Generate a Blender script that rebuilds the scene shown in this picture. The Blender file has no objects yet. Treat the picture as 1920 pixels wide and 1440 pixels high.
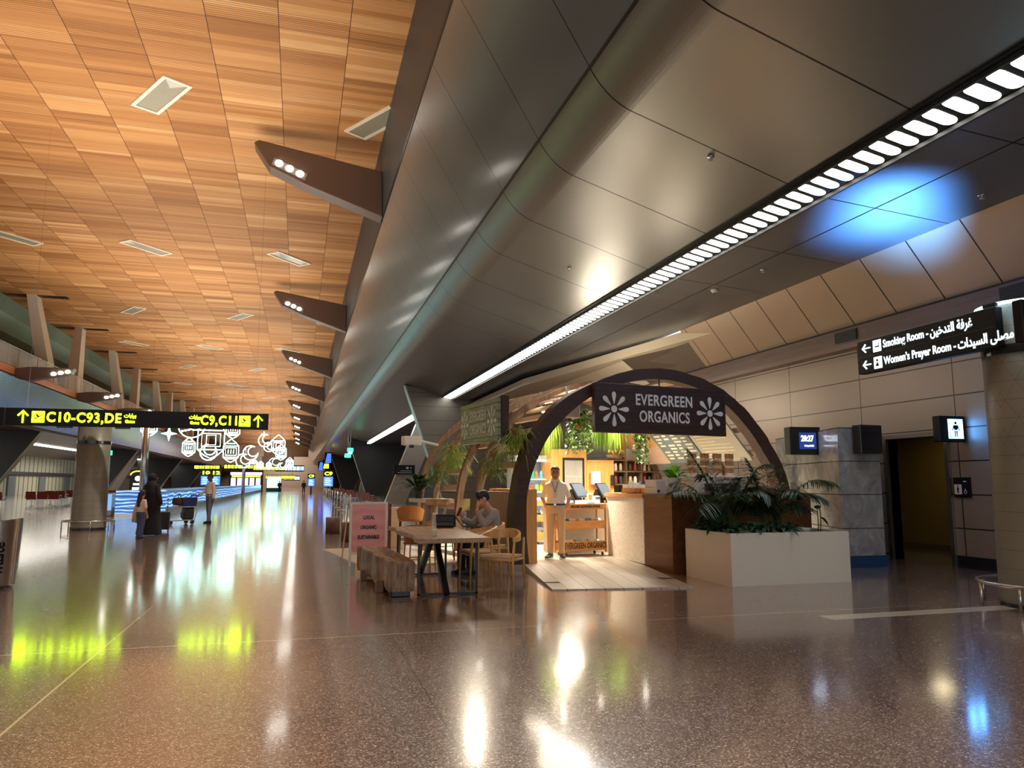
import bpy, math, random
from mathutils import Vector, Matrix
random.seed(11)
PI=math.pi
S=bpy.context.scene
COL=S.collection
def R(d): return math.radians(d)
V3=lambda *a: Vector(a)
# ------------------------------------------------ camera, world, lights, exposure
cam=bpy.data.cameras.new('camera'); cam.lens=36*1400/1920; cam.sensor_width=36; cam.sensor_fit='HORIZONTAL'
cam.clip_start=0.1; cam.clip_end=600
co=bpy.data.objects.new('camera',cam); COL.objects.link(co)
co.location=(0,0,1.44); co.rotation_euler=(R(90+7.5276),0,R(-15.815)); S.camera=co
W=bpy.data.worlds.new('world'); S.world=W; W.use_nodes=True
W.node_tree.nodes['Background'].inputs[0].default_value=(0.96,0.97,1.0,1)
W.node_tree.nodes['Background'].inputs[1].default_value=0.9
S.view_settings.view_transform='Standard'; S.view_settings.look='None'
S.view_settings.exposure=0.42; S.view_settings.gamma=1.0; S.view_settings.use_curve_mapping=False
S.cycles.use_denoising=True
S.cycles.max_bounces=7; S.cycles.diffuse_bounces=3; S.cycles.glossy_bounces=4; S.cycles.transmission_bounces=5; S.cycles.transparent_max_bounces=12
S.cycles.caustics_reflective=False; S.cycles.caustics_refractive=False
S.cycles.sample_clamp_indirect=6.0; S.cycles.blur_glossy=0.6
def area(name,loc,rot,sx,sy,power,color,spread=180):
    l=bpy.data.lights.new(name,'AREA'); l.shape='RECTANGLE'; l.size=sx; l.size_y=sy; l.energy=power; l.color=color; l.spread=R(spread)
    o=bpy.data.objects.new(name,l); COL.objects.link(o); o.location=loc; o.rotation_euler=rot; return o
def point(name,loc,power,color,r=0.05):
    l=bpy.data.lights.new(name,'POINT'); l.energy=power; l.color=color; l.shadow_soft_size=r
    o=bpy.data.objects.new(name,l); COL.objects.link(o); o.location=loc; return o
def spot(name,loc,target,power,color,ang=60,r=0.05,blend=.4):
    l=bpy.data.lights.new(name,'SPOT'); l.energy=power; l.color=color; l.shadow_soft_size=r; l.spot_size=R(ang); l.spot_blend=blend
    o=bpy.data.objects.new(name,l); COL.objects.link(o); o.location=loc
    o.rotation_euler=(Vector(target)-Vector(loc)).to_track_quat('-Z','Y').to_euler(); return o
WARM=(1.0,0.78,0.56)
# added unseen fill panels in mid-air, facing up to brighten the timber ceiling
for k in range(12):
    area('ceiling_fill',(-6.0,4+k*19.5,5.2),(PI,0,0),11,14,900,(1.0,0.92,0.82),150)
KROT=R(9); K0=Vector((3.70,12.45,0))
def KW(u,v,z=0.0):
    return Vector((K0.x+u*math.cos(KROT)-v*math.sin(KROT),K0.y+u*math.sin(KROT)+v*math.cos(KROT),z))
# downlights under the kiosk vault
for (u,v,z,p) in ((1.2,1.2,3.0,95),(3.2,1.0,3.3,110),(2.2,2.8,3.2,110),(4.2,2.6,2.9,90),(1.0,3.2,2.9,75),(3.2,4.2,3.0,60)):
    area('downlight',KW(u,v,z),(0,0,KROT),.3,.3,p*1.1,(1.0,0.86,0.66),128)
area('end_wall_fill',(-4,222,9),(R(80),0,0),10,2,1500,(1.0,.88,.74),150)  # added fill without a fixture, brightens the far end wall
# lamp on the outside of the vault that lights the tables
spot('vault_lamp',KW(-.35,1.2,2.95),(1.9,10.9,.7),85,(1.0,.86,.66),75,.08,.7)
# added point fills above and behind the kiosk that brighten the soffit
for (u,v,p) in ((1.6,1.5,40),(3.6,2.0,50),(2.6,4.2,50),(5.0,7.5,220)): point('soffit_fill',KW(u,v,3.75),p,(1.0,.87,.66),.5)
# floodlights on the bracket arms shine down into the hall
for k in range(-2,11):
    spot('floodlight',(-.9,23.5+k*19.5,10.9),(-4.0,21+k*19.5,0),2200,(1.0,.90,.78),95,.15,.6)
for k in range(4):
    spot('floodlight',(-12.0,44.3+k*14,7.0),(-8,43+k*14,0),1200,(1.0,.90,.78),100,.15,.6)
# added blue fill above the hanging sign, makes the blue patch on the soffit
area('soffit_blue_fill',(8.5,8.9,3.85),(V3(9.0,9.5,5.7)-V3(8.5,8.9,3.85)).to_track_quat('-Z','Y').to_euler(),.5,2.0,230,(.10,.36,1.0),58)
# ------------------------------------------------ mesh builder
class MB:
    def __init__(s): s.v=[]; s.f=[]
    def add(s,vs,fs):
        n=len(s.v); s.v+= [tuple(p) for p in vs]; s.f+=[tuple(i+n for i in f) for f in fs]; return s
    def hexa(s,p):
        return s.add(p,[(3,2,1,0),(4,5,6,7),(0,1,5,4),(1,2,6,5),(2,3,7,6),(3,0,4,7)])
    def box(s,x0,x1,y0,y1,z0,z1):
        x0,x1=min(x0,x1),max(x0,x1);y0,y1=min(y0,y1),max(y0,y1);z0,z1=min(z0,z1),max(z0,z1)
        return s.hexa([(x0,y0,z0),(x1,y0,z0),(x1,y1,z0),(x0,y1,z0),(x0,y0,z1),(x1,y0,z1),(x1,y1,z1),(x0,y1,z1)])
    def rbox(s,x0,x1,y0,y1,z0,z1,b=.01):
        "box with chamfered vertical and top edges"
        x0,x1=min(x0,x1),max(x0,x1);y0,y1=min(y0,y1),max(y0,y1)
        def ring(i,z): return [(x0+i,y0+b,z),(x0+b,y0+i,z),(x1-b,y0+i,z),(x1-i,y0+b,z),(x1-i,y1-b,z),(x1-b,y1-i,z),(x0+b,y1-i,z),(x0+i,y1-b,z)]
        rs=[ring(min(b,.7*b),z0),ring(0,z0+b),ring(0,z1-b),ring(.7*b,z1)]
        return s.rings(rs)
    def rings(s,rs,caps=True,closed=True):
        n=len(rs[0]); vs=[p for r in rs for p in r]; fs=[]
        for k in range(len(rs)-1):
            for i in range(n if closed else n-1):
                j=(i+1)%n; fs.append((k*n+i,k*n+j,(k+1)*n+j,(k+1)*n+i))
        if caps:
            fs.append(tuple(range(n-1,-1,-1))); fs.append(tuple((len(rs)-1)*n+i for i in range(n)))
        return s.add(vs,fs)
    def obox(s,c,sx,sy,sz,M):
        p=[M@Vector((a*sx/2,b*sy/2,d*sz/2))+Vector(c) for d in (-1,1) for a,b in ((-1,-1),(1,-1),(1,1),(-1,1))]
        return s.hexa(p)
    def prism(s,poly,vec):
        n=len(poly); v=Vector(vec); a=[Vector(p) for p in poly]; b=[p+v for p in a]
        return s.add(a+b,[tuple(range(n-1,-1,-1)),tuple(range(n,2*n))]+[(i,(i+1)%n,n+(i+1)%n,n+i) for i in range(n)])
    def poly(s,pts): return s.add(pts,[tuple(range(len(pts)))])
    def tube(s,pts,r,n=8,caps=True,closed=False,rx=None):
        P=[Vector(p) for p in pts]; m=len(P)
        rr=r if isinstance(r,(list,tuple)) else [r]*m
        T=[]
        for i in range(m):
            if closed: t=P[(i+1)%m]-P[i-1]
            else: t=P[min(i+1,m-1)]-P[max(i-1,0)]
            T.append(t.normalized() if t.length>1e-9 else Vector((0,0,1)))
        up=Vector((0,0,1)) if abs(T[0].z)<.9 else Vector((1,0,0))
        N=(up-T[0]*up.dot(T[0])).normalized(); rs=[]
        for i in range(m):
            N=(N-T[i]*N.dot(T[i])); N=N.normalized() if N.length>1e-6 else Vector((1,0,0))
            B=T[i].cross(N)
            rs.append([P[i]+(N*math.cos(2*PI*k/n)+B*math.sin(2*PI*k/n))*rr[i] for k in range(n)])
        if closed: rs.append(rs[0]); return s.rings(rs,caps=False)
        return s.rings(rs,caps=caps)
    def cyl(s,p0,p1,r0,r1=None,n=16): return s.tube([p0,p1],[r0,r0 if r1 is None else r1],n)
    def lathe(s,prof,c=(0,0,0),n=24,caps=True):
        rs=[[(c[0]+r*math.cos(2*PI*k/n),c[1]+r*math.sin(2*PI*k/n),c[2]+z) for k in range(n)] for r,z in prof]
        return s.rings(rs,caps=caps)
    def ell(s,c,rx,ry,rz,nu=14,nv=9,M=None):
        rs=[]
        for j in range(nv+1):
            t=-PI/2+PI*j/nv; t=max(-PI/2+.02,min(PI/2-.02,t))
            ring=[]
            for k in range(nu):
                p=Vector((rx*math.cos(t)*math.cos(2*PI*k/nu),ry*math.cos(t)*math.sin(2*PI*k/nu),rz*math.sin(t)))
                if M is not None: p=M@p
                ring.append(p+Vector(c))
            rs.append(ring)
        return s.rings(rs)
    def loft(s,secs,n=16):
        rs=[]
        for c,a,b in secs:
            c,a,b=Vector(c),Vector(a),Vector(b)
            rs.append([c+a*math.cos(2*PI*k/n)+b*math.sin(2*PI*k/n) for k in range(n)])
        return s.rings(rs)
    def leaf(s,base,dirv,length,width,droop=.3,n=4,fold=.25,up=(0,0,1)):
        base=Vector(base); d=Vector(dirv).normalized(); u=Vector(up)
        side=d.cross(u); side=side.normalized() if side.length>1e-5 else Vector((1,0,0))
        nrm=side.cross(d).normalized(); vs=[];fs=[]
        for i in range(n+1):
            t=i/n; w=width*math.sin(PI*min(1,(.12+.88*t)))**.8*.5 if i<n else 0.002
            c=base+d*length*t-Vector((0,0,1))*droop*length*t*t
            vs+= [c-side*w+nrm*w*fold, c, c+side*w+nrm*w*fold]
        for i in range(n):
            a=i*3; fs+=[(a,a+1,a+4,a+3),(a+1,a+2,a+5,a+4)]
        return s.add(vs,fs)
    def build(s,name,mat,parent=None,smooth=False,bevel=0):
        me=bpy.data.meshes.new(name); me.from_pydata(s.v,[],s.f); me.update()
        if mat: me.materials.append(mat)
        if smooth: me.polygons.foreach_set('use_smooth',[True]*len(me.polygons))
        o=bpy.data.objects.new(name,me); COL.objects.link(o)
        if parent: o.parent=parent
        if smooth=='auto':
            me.polygons.foreach_set('use_smooth',[True]*len(me.polygons))
            try: me.set_sharp_from_angle(angle=R(40))
            except Exception: pass
        if bevel:
            b=o.modifiers.new('bevel','BEVEL'); b.width=bevel; b.segments=2; b.limit_method='ANGLE'
        return o
def tag(o,label,cat,group=None,kind=None):
    if label: o['label']=label
    if cat: o['category']=cat
    if group: o['group']=group
    if kind: o['kind']=kind
    return o
def thing(name,label,cat,loc=(0,0,0),rz=0,group=None):
    o=bpy.data.objects.new(name,None); COL.objects.link(o); o.empty_display_size=.1
    o.location=loc; o.rotation_euler=(0,0,rz); return tag(o,label,cat,group)
def kthing(name,label,cat,u=0,v=0,z=0,group=None,rz=0): return thing(name,label,cat,KW(u,v,z),KROT+rz,group)
def struct(o,label=None): o['kind']='structure'; 
def dup(root,loc=None,rz=None,label=None,group=None):
    r=root.copy(); COL.objects.link(r)
    if loc is not None: r.location=loc
    if rz is not None: r.rotation_euler=(0,0,rz)
    if label: r['label']=label
    if group: r['group']=group
    for ch in list(root.children):
        c=ch.copy(); COL.objects.link(c); c.parent=r
        for g in list(ch.children):
            d=g.copy(); COL.objects.link(d); d.parent=c
    return r
_dg=None
def textmesh(name,body,size,mat,parent,loc,rot,align='CENTER',sx=1.0,bold=0.0,depth=.004,res=3,fit=None,gap=1.0):
    c=bpy.data.curves.new('t','FONT'); c.body=body; c.size=size; c.align_x=align; c.align_y='CENTER'; c.space_character=gap
    c.offset=bold; c.extrude=depth/2; c.resolution_u=res
    o=bpy.data.objects.new('t',c); COL.objects.link(o)
    bpy.context.view_layer.update()
    me=bpy.data.meshes.new_from_object(o.evaluated_get(bpy.context.evaluated_depsgraph_get()))
    bpy.data.objects.remove(o); bpy.data.curves.remove(c)
    if fit:
        xs=[v.co.x for v in me.vertices]; sx=fit/(max(xs)-min(xs))
    for v in me.vertices: v.co.x*=sx
    me.materials.clear(); me.materials.append(mat); me.name=name
    q=bpy.data.objects.new(name,me); COL.objects.link(q); q.parent=parent; q.location=loc; q.rotation_euler=rot
    return q
FRONT=(R(90),0,0)       # text that faces -y
# ------------------------------------------------ materials
class NT:
    def __init__(s,name):
        s.m=bpy.data.materials.new(name); s.m.use_nodes=True; s.t=s.m.node_tree; s.b=s.t.nodes['Principled BSDF']
        s.co=None
    def n(s,ty,**k):
        q=s.t.nodes.new(ty)
        for a,b in k.items(): setattr(q,a,b)
        return q
    def put(s,sock,val):
        if isinstance(val,(int,float)): sock.default_value=val
        elif isinstance(val,(tuple,list)): sock.default_value=(tuple(val)+(1,))[:4] if len(sock.default_value)==4 else tuple(val)
        else: s.t.links.new(val,sock)
    def math(s,op,a,b=None,c=None):
        q=s.n('ShaderNodeMath',operation=op); s.put(q.inputs[0],a)
        if b is not None: s.put(q.inputs[1],b)
        if c is not None: s.put(q.inputs[2],c)
        return q.outputs[0]
    def coord(s):
        if s.co is None: s.co=s.n('ShaderNodeTexCoord').outputs['Object']
        return s.co
    def xyz(s):
        q=s.n('ShaderNodeSeparateXYZ'); s.put(q.inputs[0],s.coord()); return q.outputs
    def comb(s,x,y,z=0.0):
        q=s.n('ShaderNodeCombineXYZ'); s.put(q.inputs[0],x); s.put(q.inputs[1],y); s.put(q.inputs[2],z); return q.outputs[0]
    def mapping(s,scale,rot=(0,0,0)):
        q=s.n('ShaderNodeMapping'); s.put(q.inputs['Vector'],s.coord()); q.inputs['Scale'].default_value=scale; q.inputs['Rotation'].default_value=rot; return q.outputs[0]
    def noise(s,vec,scale,detail=3,rough=.5,dist=0):
        q=s.n('ShaderNodeTexNoise'); s.put(q.inputs['Vector'],vec); q.inputs['Scale'].default_value=scale; q.inputs['Detail'].default_value=detail; q.inputs['Roughness'].default_value=rough; q.inputs['Distortion'].default_value=dist
        return q.outputs['Fac']
    def white(s,vec):
        q=s.n('ShaderNodeTexWhiteNoise',noise_dimensions='3D'); s.put(q.inputs['Vector'],vec); return q.outputs['Value']
    def ramp(s,fac,stops,interp='LINEAR'):
        q=s.n('ShaderNodeValToRGB'); q.color_ramp.interpolation=interp; e=q.color_ramp.elements
        while len(e)<len(stops): e.new(.5)
        for k,(p,c) in enumerate(stops):
            e[k].position=p; e[k].color=(tuple(c)+(1,))[:4]
        s.put(q.inputs[0],fac); return q.outputs[0]
    def mix(s,fac,a,b,blend='MIX'):
        q=s.n('ShaderNodeMix',data_type='RGBA',blend_type=blend); s.put(q.inputs[0],fac); s.put(q.inputs[6],a); s.put(q.inputs[7],b); return q.outputs[2]
    def line(s,val,spacing,off,width):
        "1 on a joint line of the given width, every spacing"
        f=s.math('FRACT',s.math('ADD',s.math('DIVIDE',s.math('SUBTRACT',val,off),spacing),0.5))
        d=s.math('MULTIPLY',s.math('ABSOLUTE',s.math('SUBTRACT',f,.5)),spacing)
        return s.math('LESS_THAN',d,width/2)
    def bump(s,h,strength=.3,dist=.01):
        q=s.n('ShaderNodeBump'); q.inputs['Strength'].default_value=strength; q.inputs['Distance'].default_value=dist; s.put(q.inputs['Height'],h); s.t.links.new(q.outputs[0],s.b.inputs['Normal'])
    def set(s,col=None,rough=None,metal=None,spec=None,**k):
        if col is not None: s.put(s.b.inputs['Base Color'],col)
        if rough is not None: s.put(s.b.inputs['Roughness'],rough)
        if metal is not None: s.put(s.b.inputs['Metallic'],metal)
        if spec is not None: s.b.inputs['Specular IOR Level'].default_value=spec
        return s.m
def lin(r,g,b):
    f=lambda c:(c/255/12.92 if c/255<.04045 else ((c/255+.055)/1.055)**2.4)
    return (f(r),f(g),f(b))
_pl={}
def plain(name,col,rough=.5,metal=0,var=.12,scale=6,spec=None):
    if name in _pl: return _pl[name]
    q=NT(name); n=q.noise(q.coord(),scale,4,.6)
    c=q.mix(n,tuple(x*(1-var) for x in col),tuple(min(1,x*(1+var)) for x in col))
    _pl[name]=q.set(c,rough,metal,spec); return _pl[name]
def emit(name,col,strength):
    if name in _pl: return _pl[name]
    q=NT(name); q.set((.02,.02,.02),.4); q.b.inputs['Emission Color'].default_value=tuple(col)+(1,); q.b.inputs['Emission Strength'].default_value=strength
    n=q.noise(q.coord(),3,1); q.put(q.b.inputs['Emission Color'],q.mix(n,tuple(col),tuple(x*.93 for x in col)))
    _pl[name]=q.m; return q.m
def woodmat(name,c0,c1,axis=0,scale=1.0,rough=.5,ring=.5,knots=0):
    if name in _pl: return _pl[name]
    q=NT(name); sc=[14*scale]*3; sc[axis]=1.2*scale
    v=q.mapping(tuple(sc)); n=q.noise(v,1.0,6,.62,.6); n2=q.noise(v,5.0,3,.5)
    f=q.math('ADD',q.math('MULTIPLY',n,1-ring*.4),q.math('MULTIPLY',n2,ring*.4))
    col=q.ramp(f,[(.28,c0),(.5,tuple((a+b)/2 for a,b in zip(c0,c1))),(.72,c1)])
    q.bump(f,.15,.004); _pl[name]=q.set(col,rough); return q.m
def glassmat(name,col=(.85,.92,.9),rough=.02,alpha=.15):
    if name in _pl: return _pl[name]
    q=NT(name); q.set(col,rough); q.b.inputs['Alpha'].default_value=alpha; q.b.inputs['Specular IOR Level'].default_value=.6
    _pl[name]=q.m; return q.m
BLACK=plain('black_plastic',(.012,.012,.014),.35)
BLACKM=plain('black_metal',(.015,.014,.014),.4,.3)
STEEL=plain('brushed_steel',(.55,.54,.53),.25,1.0)
CHROME=plain('chrome',(.75,.75,.75),.12,1.0)
WHITEP=plain('white_paint',(.78,.76,.72),.5)
OAK=woodmat('oak_veneer',lin(176,120,62),lin(214,160,92),2,.6,.45)
OAKX=woodmat('oak_board',lin(178,112,48),lin(224,158,80),0,.6,.45)
DARKW=woodmat('dark_charred_timber',lin(30,17,11),lin(72,44,29),0,1.0,.6)
WALNUT=woodmat('walnut_veneer',lin(62,35,14),lin(122,74,34),0,.5,.4)
GREYW=woodmat('weathered_timber',lin(92,66,46),lin(158,122,88),1,.8,.55)
# ================================================ the setting
def sect(name,pts,y0,y1,m,smooth=False,thick=.12):
    "extrude an open section (x,z) along y, with thickness to the outside"
    mb=MB(); n=len(pts); P=[Vector((p[0],0,p[1])) for p in pts]; O=[]
    for i in range(n):
        t=(P[min(i+1,n-1)]-P[max(i-1,0)]).normalized(); nn=Vector((-t.z,0,t.x)); O.append(P[i]+nn*thick)
    for a in range(n-1):
        q=[(P[a].x,y0,P[a].z),(P[a+1].x,y0,P[a+1].z),(O[a+1].x,y0,O[a+1].z),(O[a].x,y0,O[a].z)]
        mb.prism(q,(0,y1-y0,0))
    o=mb.build(name,m); struct(o); return o
# floor: polished terrazzo
q=NT('terrazzo'); x,y,z=q.xyz()
vo=q.n('ShaderNodeTexVoronoi'); q.put(vo.inputs['Vector'],q.coord()); vo.inputs['Scale'].default_value=120
sp=q.n('ShaderNodeSeparateColor'); q.put(sp.inputs[0],vo.outputs['Color'])
chips=q.ramp(sp.outputs[0],[(0,lin(78,63,58)),(.4,lin(134,113,105)),(.7,lin(160,140,131)),(.88,lin(196,178,168)),(.97,lin(234,222,213))],'CONSTANT')
big=q.noise(q.coord(),.35,3)
base=q.mix(q.math('MULTIPLY',big,.3),chips,lin(116,95,86))
l1=q.line(y,10.0,7.45,.022); l2=q.line(x,10.0,-1.6,.018)
ln=q.math('MAXIMUM',l1,l2)
l3=q.math('MAXIMUM',q.line(y,2.5,2.45,.006),q.line(x,2.5,.9,.006))
base=q.mix(l3,base,lin(40,28,24))
base=q.mix(ln,base,lin(226,206,172))
band=q.math('MULTIPLY',q.math('GREATER_THAN',x,5.5),q.math('LESS_THAN',q.math('ABSOLUTE',q.math('SUBTRACT',y,7.05)),.125))
base=q.mix(band,base,lin(246,238,220))
rn=q.noise(q.coord(),9,3)
q.set(base,q.math('ADD',.22,q.math('MULTIPLY',rn,.08)),0,.6)
q.b.inputs['Coat Weight'].default_value=1.0; q.b.inputs['Coat Roughness'].default_value=.10; FLOORM=q.m
f=MB().box(-34,18,-14,240,-.2,0).build('floor',FLOORM); struct(f)
# timber ceiling
q=NT('timber_ceiling'); x,y,z=q.xyz()
ci=q.math('FLOOR',q.math('DIVIDE',q.math('SUBTRACT',x,.82),1.69))
off=q.math('MULTIPLY',q.white(q.comb(ci,3.1,7.7)),2.0)
b1=q.white(q.comb(ci,q.math('FLOOR',q.math('DIVIDE',q.math('ADD',y,off),.74)),1.0))
b2=q.white(q.comb(ci,q.math('FLOOR',q.math('DIVIDE',y,.247)),2.0))
b3=q.noise(q.mapping((.8,9,1)),1.0,4)
t=q.math('ADD',q.math('ADD',q.math('MULTIPLY',b1,.42),q.math('MULTIPLY',b2,.36)),q.math('MULTIPLY',b3,.28))
c=q.ramp(t,[(.1,lin(148,96,50)),(.45,lin(182,126,72)),(.75,lin(204,150,94)),(1,lin(228,184,130))])
g=q.line(y,.0823,0,.020)
b4=q.white(q.comb(ci,q.math('FLOOR',q.math('DIVIDE',q.math('ADD',y,off),.74)),5.0))
c=q.mix(q.math('MULTIPLY',g,q.math('ADD',.2,q.math('MULTIPLY',q.math('GREATER_THAN',b4,.45),.55))),c,lin(84,40,16))
c=q.mix(q.line(x,1.69,.82,.018),c,lin(70,34,14))
c=q.mix(q.math('MULTIPLY',q.line(y,2.22,.3,.03),.5),c,lin(60,28,12))
q.set(c,.6,0,.22); WOODC=q.m
o=MB().box(-17.5,2.24,-14,240,12.6,12.8).build('ceiling',WOODC); struct(o)
# dark metal cladding with joints
def cladding(name,col,rough,metal,joints,spec=.5,var=.06):
    q=NT(name); ax=q.xyz(); n=q.noise(q.coord(),.8,3)
    c=q.mix(n,tuple(v*(1-var) for v in col),tuple(v*(1+var) for v in col))
    l=None
    for (a,s,off,w) in joints:
        k=q.line(ax[a],s,off,w); l=k if l is None else q.math('MAXIMUM',l,k)
    if l is not None: c=q.mix(l,c,(.006,.006,.007))
    q.set(c,rough,metal,spec); return q.m
BULK=cladding('bulkhead_cladding',(.16,.20,.215),.30,.45,[(1,2.42,2.2,.025)])
for k_,v_ in (('Coat Weight',.85),('Coat Roughness',.12),('Coat IOR',1.8)): BULK.node_tree.nodes['Principled BSDF'].inputs[k_].default_value=v_
SOFF=cladding('soffit_cladding',(.235,.232,.222),.36,.65,[(1,2.42,2.2,.03)])
SOFF2=cladding('soffit_cladding_smooth',(.20,.205,.22),.24,.45,[(1,2.42,2.2,.025),(0,1.5,8.72,.03)])
FASC=cladding('upper_fascia',(.055,.06,.062),.5,.2,[(1,4.84,2.2,.02)])
sect('wall_bulkhead_right',[(2.24,12.7),(2.32,10.04)],-14,240,FASC)
sect('wall_bulkhead_right',[(2.33,10.02),(3.85,7.43)],-14,240,BULK)
def bez(p0,p1,p2,n=14): return [((1-t)**2*p0[0]+2*t*(1-t)*p1[0]+t*t*p2[0],(1-t)**2*p0[1]+2*t*(1-t)*p1[1]+t*t*p2[1]) for t in [i/n for i in range(n+1)]]
sect('trim_seam',[(3.832,7.435),(3.852,7.395)],-14,240,BLACKM,thick=.02)
sect('trim_seam',[(2.31,10.05),(2.335,9.985)],-14,240,BLACKM,thick=.03)
nose=bez((3.86,7.41),(4.10,6.985),(4.50,6.84))
o=sect('ceiling_soffit',nose+[(7.22,5.985)],-14,240,SOFF)
for p in o.data.polygons: p.use_smooth=False
sect('ceiling_soffit',[(7.22,5.985),(7.22,6.09),(7.74,6.04),(7.74,5.87)],-14,240,BLACKM)
sect('ceiling_soffit',[(7.74,5.87),(10.18,5.68)],-14,39.2,SOFF2)
sect('ceiling_soffit',[(7.74,5.87),(18,5.6)],39.2,240,SOFF2)
COVE=cladding('cove_panels',lin(176,152,128),.42,.2,[(1,1.135,10.4,.03)])
sect('wall_cove',[(10.18,5.70),(11.0,4.66)],-14,18.6,COVE)
CREAMC=plain('cream_canopy',lin(228,214,190),.5,.0,.04,2)
struct(MB().prism([(10.45,17.2,5.38),(10.9,19.2,5.38),(10.9,39,5.38),(8.7,39,5.38),(8.7,29,5.38)],(0,0,.27)).build('ceiling_canopy',CREAMC))
struct(MB().prism([(11.0,18.6,4.64),(10.3,18.6,5.66),(9.9,22.0,5.4),(10.9,22.0,4.64)],(.15,.05,.02)).build('wall_cove_end',plain('cove_end',lin(96,82,70),.5)))
sect('wall_cream',[(10.0,5.42),(10.9,4.64)],22,39.2,CREAMC)
LEDGE=woodmat('ledge_laminate',lin(92,70,60),lin(120,94,82),1,.5,.4)
for n,(x0,x1,z0,z1,m) in enumerate(((10.86,11.1,4.30,4.62,LEDGE),(10.70,11.1,4.16,4.26,plain('ledge_rail',lin(120,98,86),.35,.3)),(10.93,11.12,4.62,4.68,BLACKM))):
    o=MB().box(x0,x1,-14,39.2,z0,z1).build('trim_%d'%(n+1),m); struct(o)
WALLP=cladding('wall_panels',lin(146,128,112),.40,.15,[(2,.575,.66,.022),(1,2.27,10.4,.022)])
mb=MB(); mb.box(11,11.2,-14,10.65,0,4.62); mb.box(11,11.2,12.0,39.2,0,4.62); mb.box(11,11.2,10.65,12.0,2.27,4.62)
struct(mb.build('wall_right',WALLP))
o=MB().box(10.96,11,-14,10.58,0,.2).build('baseboard_right',BLACK); struct(o)
# doorway with a dim ochre lobby behind it
JAMB=plain('door_steel',(.38,.34,.30),.22,.9)
mb=MB(); mb.box(10.94,11.22,12.0,12.08,0,2.35); mb.box(10.94,11.22,10.57,10.65,0,2.35); mb.box(10.94,11.22,10.65,12.0,2.27,2.35)
o=mb.build('door_1',JAMB); struct(o)
OCH=plain('ochre_plaster',lin(128,106,52),.6,0,.15,30)
mb=MB(); mb.box(13.3,13.5,9.6,14.5,0,2.6); mb.box(11.2,13.3,14.3,14.5,0,2.6); mb.box(11.2,13.3,9.6,9.8,0,2.6); mb.box(11.2,13.5,9.6,14.5,2.6,2.7)
struct(mb.build('wall_lobby',OCH)); struct(MB().box(13.26,13.3,9.8,14.3,0,.12).build('baseboard_lobby',JAMB))
area('lobby_downlight',(12.3,12.4,2.55),(0,0,0),.4,.4,4,(1,.82,.5))
# marble clad block
q=NT('grey_marble'); x,y,z=q.xyz()
n=q.noise(q.coord(),1.8,7,.62,1.6); c=q.ramp(n,[(.3,lin(120,122,122)),(.5,lin(150,152,150)),(.7,lin(186,186,180))])
c=q.mix(q.line(z,.575,.66,.014),c,lin(40,40,40)); q.set(c,.16,0,.6); MARBLE=q.m
blk=[(8.98,10.95),(9.79,10.90),(10.9,13.9),(10.75,14.3),(10.1,14.3)]
o=MB().prism([(a,b,.2) for a,b in blk],(0,0,2.2)).build('wall_marble_block',MARBLE); struct(o)
o=MB().prism([(a,b,0) for a,b in [(8.96,10.93),(9.81,10.88),(10.9,13.9),(10.75,14.3),(10.08,14.3)]],(0,0,.2)).build('baseboard_marble_block',plain('kick_blue_light_tint',(.03,.10,.24),.3,.6)); struct(o)  # blue light falling on the steel kick is put into its colour
# right side beyond the corridor: end wall, far walls, inverted fins
PANH=cladding('fin_panels',lin(104,100,92),.40,.3,[(2,.75,.2,.018)])
FIND=plain('fin_dark',lin(44,45,47),.55,.0,.08,2)
EDGE=plain('fin_edge',lin(150,158,150),.3,.5)
LEG=plain('fin_light',lin(150,142,134),.45,.2,.05,2)
def fin(name,prof,y,m,th=.6,edge=True):
    o=MB().prism([(a,y,b) for a,b in prof],(0,th,0)).build(name,m); struct(o)
    if edge:
        (ax,az),(bx,bz)=prof[0],prof[-1]
        s=-1 if ax>bx or name.endswith('left') else 1
        e=MB().prism([(ax,y-.02,az),(bx,y-.02,bz),(bx-.04*(1 if bx>0 else -1),y-.02,bz),(ax-.04*(1 if ax>0 else -1),y-.02,az)],(0,th+.04,0)).build('edge_trim',EDGE); e.parent=o
    return o
fin('pillar',[(5.25,6.55),(10.2,5.6),(14,5.6),(14,0),(7.55,0)],39.2,PANH)
for Y in (88,137,186): fin('pillar',[(5.3,6.5),(11.9,5.6),(9.3,0),(7.55,0)],Y,FIND)
fin('pillar',[(8.1,5.8),(9.7,5.7),(7.3,0),(5.9,0)],53.5,LEG)
for Y in (100,149): fin('pillar',[(8.6,5.8),(10.2,5.7),(9.0,0),(7.6,0)],Y,LEG)
struct(MB().box(17,17.3,39.8,240,0,6).build('wall_right_far',plain('gate_wall_dark',lin(70,68,70),.5)))
struct(MB().box(-34,18,236,236.5,0,12.8).build('wall_far',plain('far_wall',lin(150,130,115),.5)))
for (x0,x1,z0,z1,c) in ((-9,2.2,8.2,12.6,lin(120,92,64)),(-9.4,-1.4,5.6,8.2,lin(104,92,84))):
    struct(MB().box(x0,x1,205,205.6,z0,z1).build('wall_crossbeam',plain('beam_%d'%int(z0),c,.6)))
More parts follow.
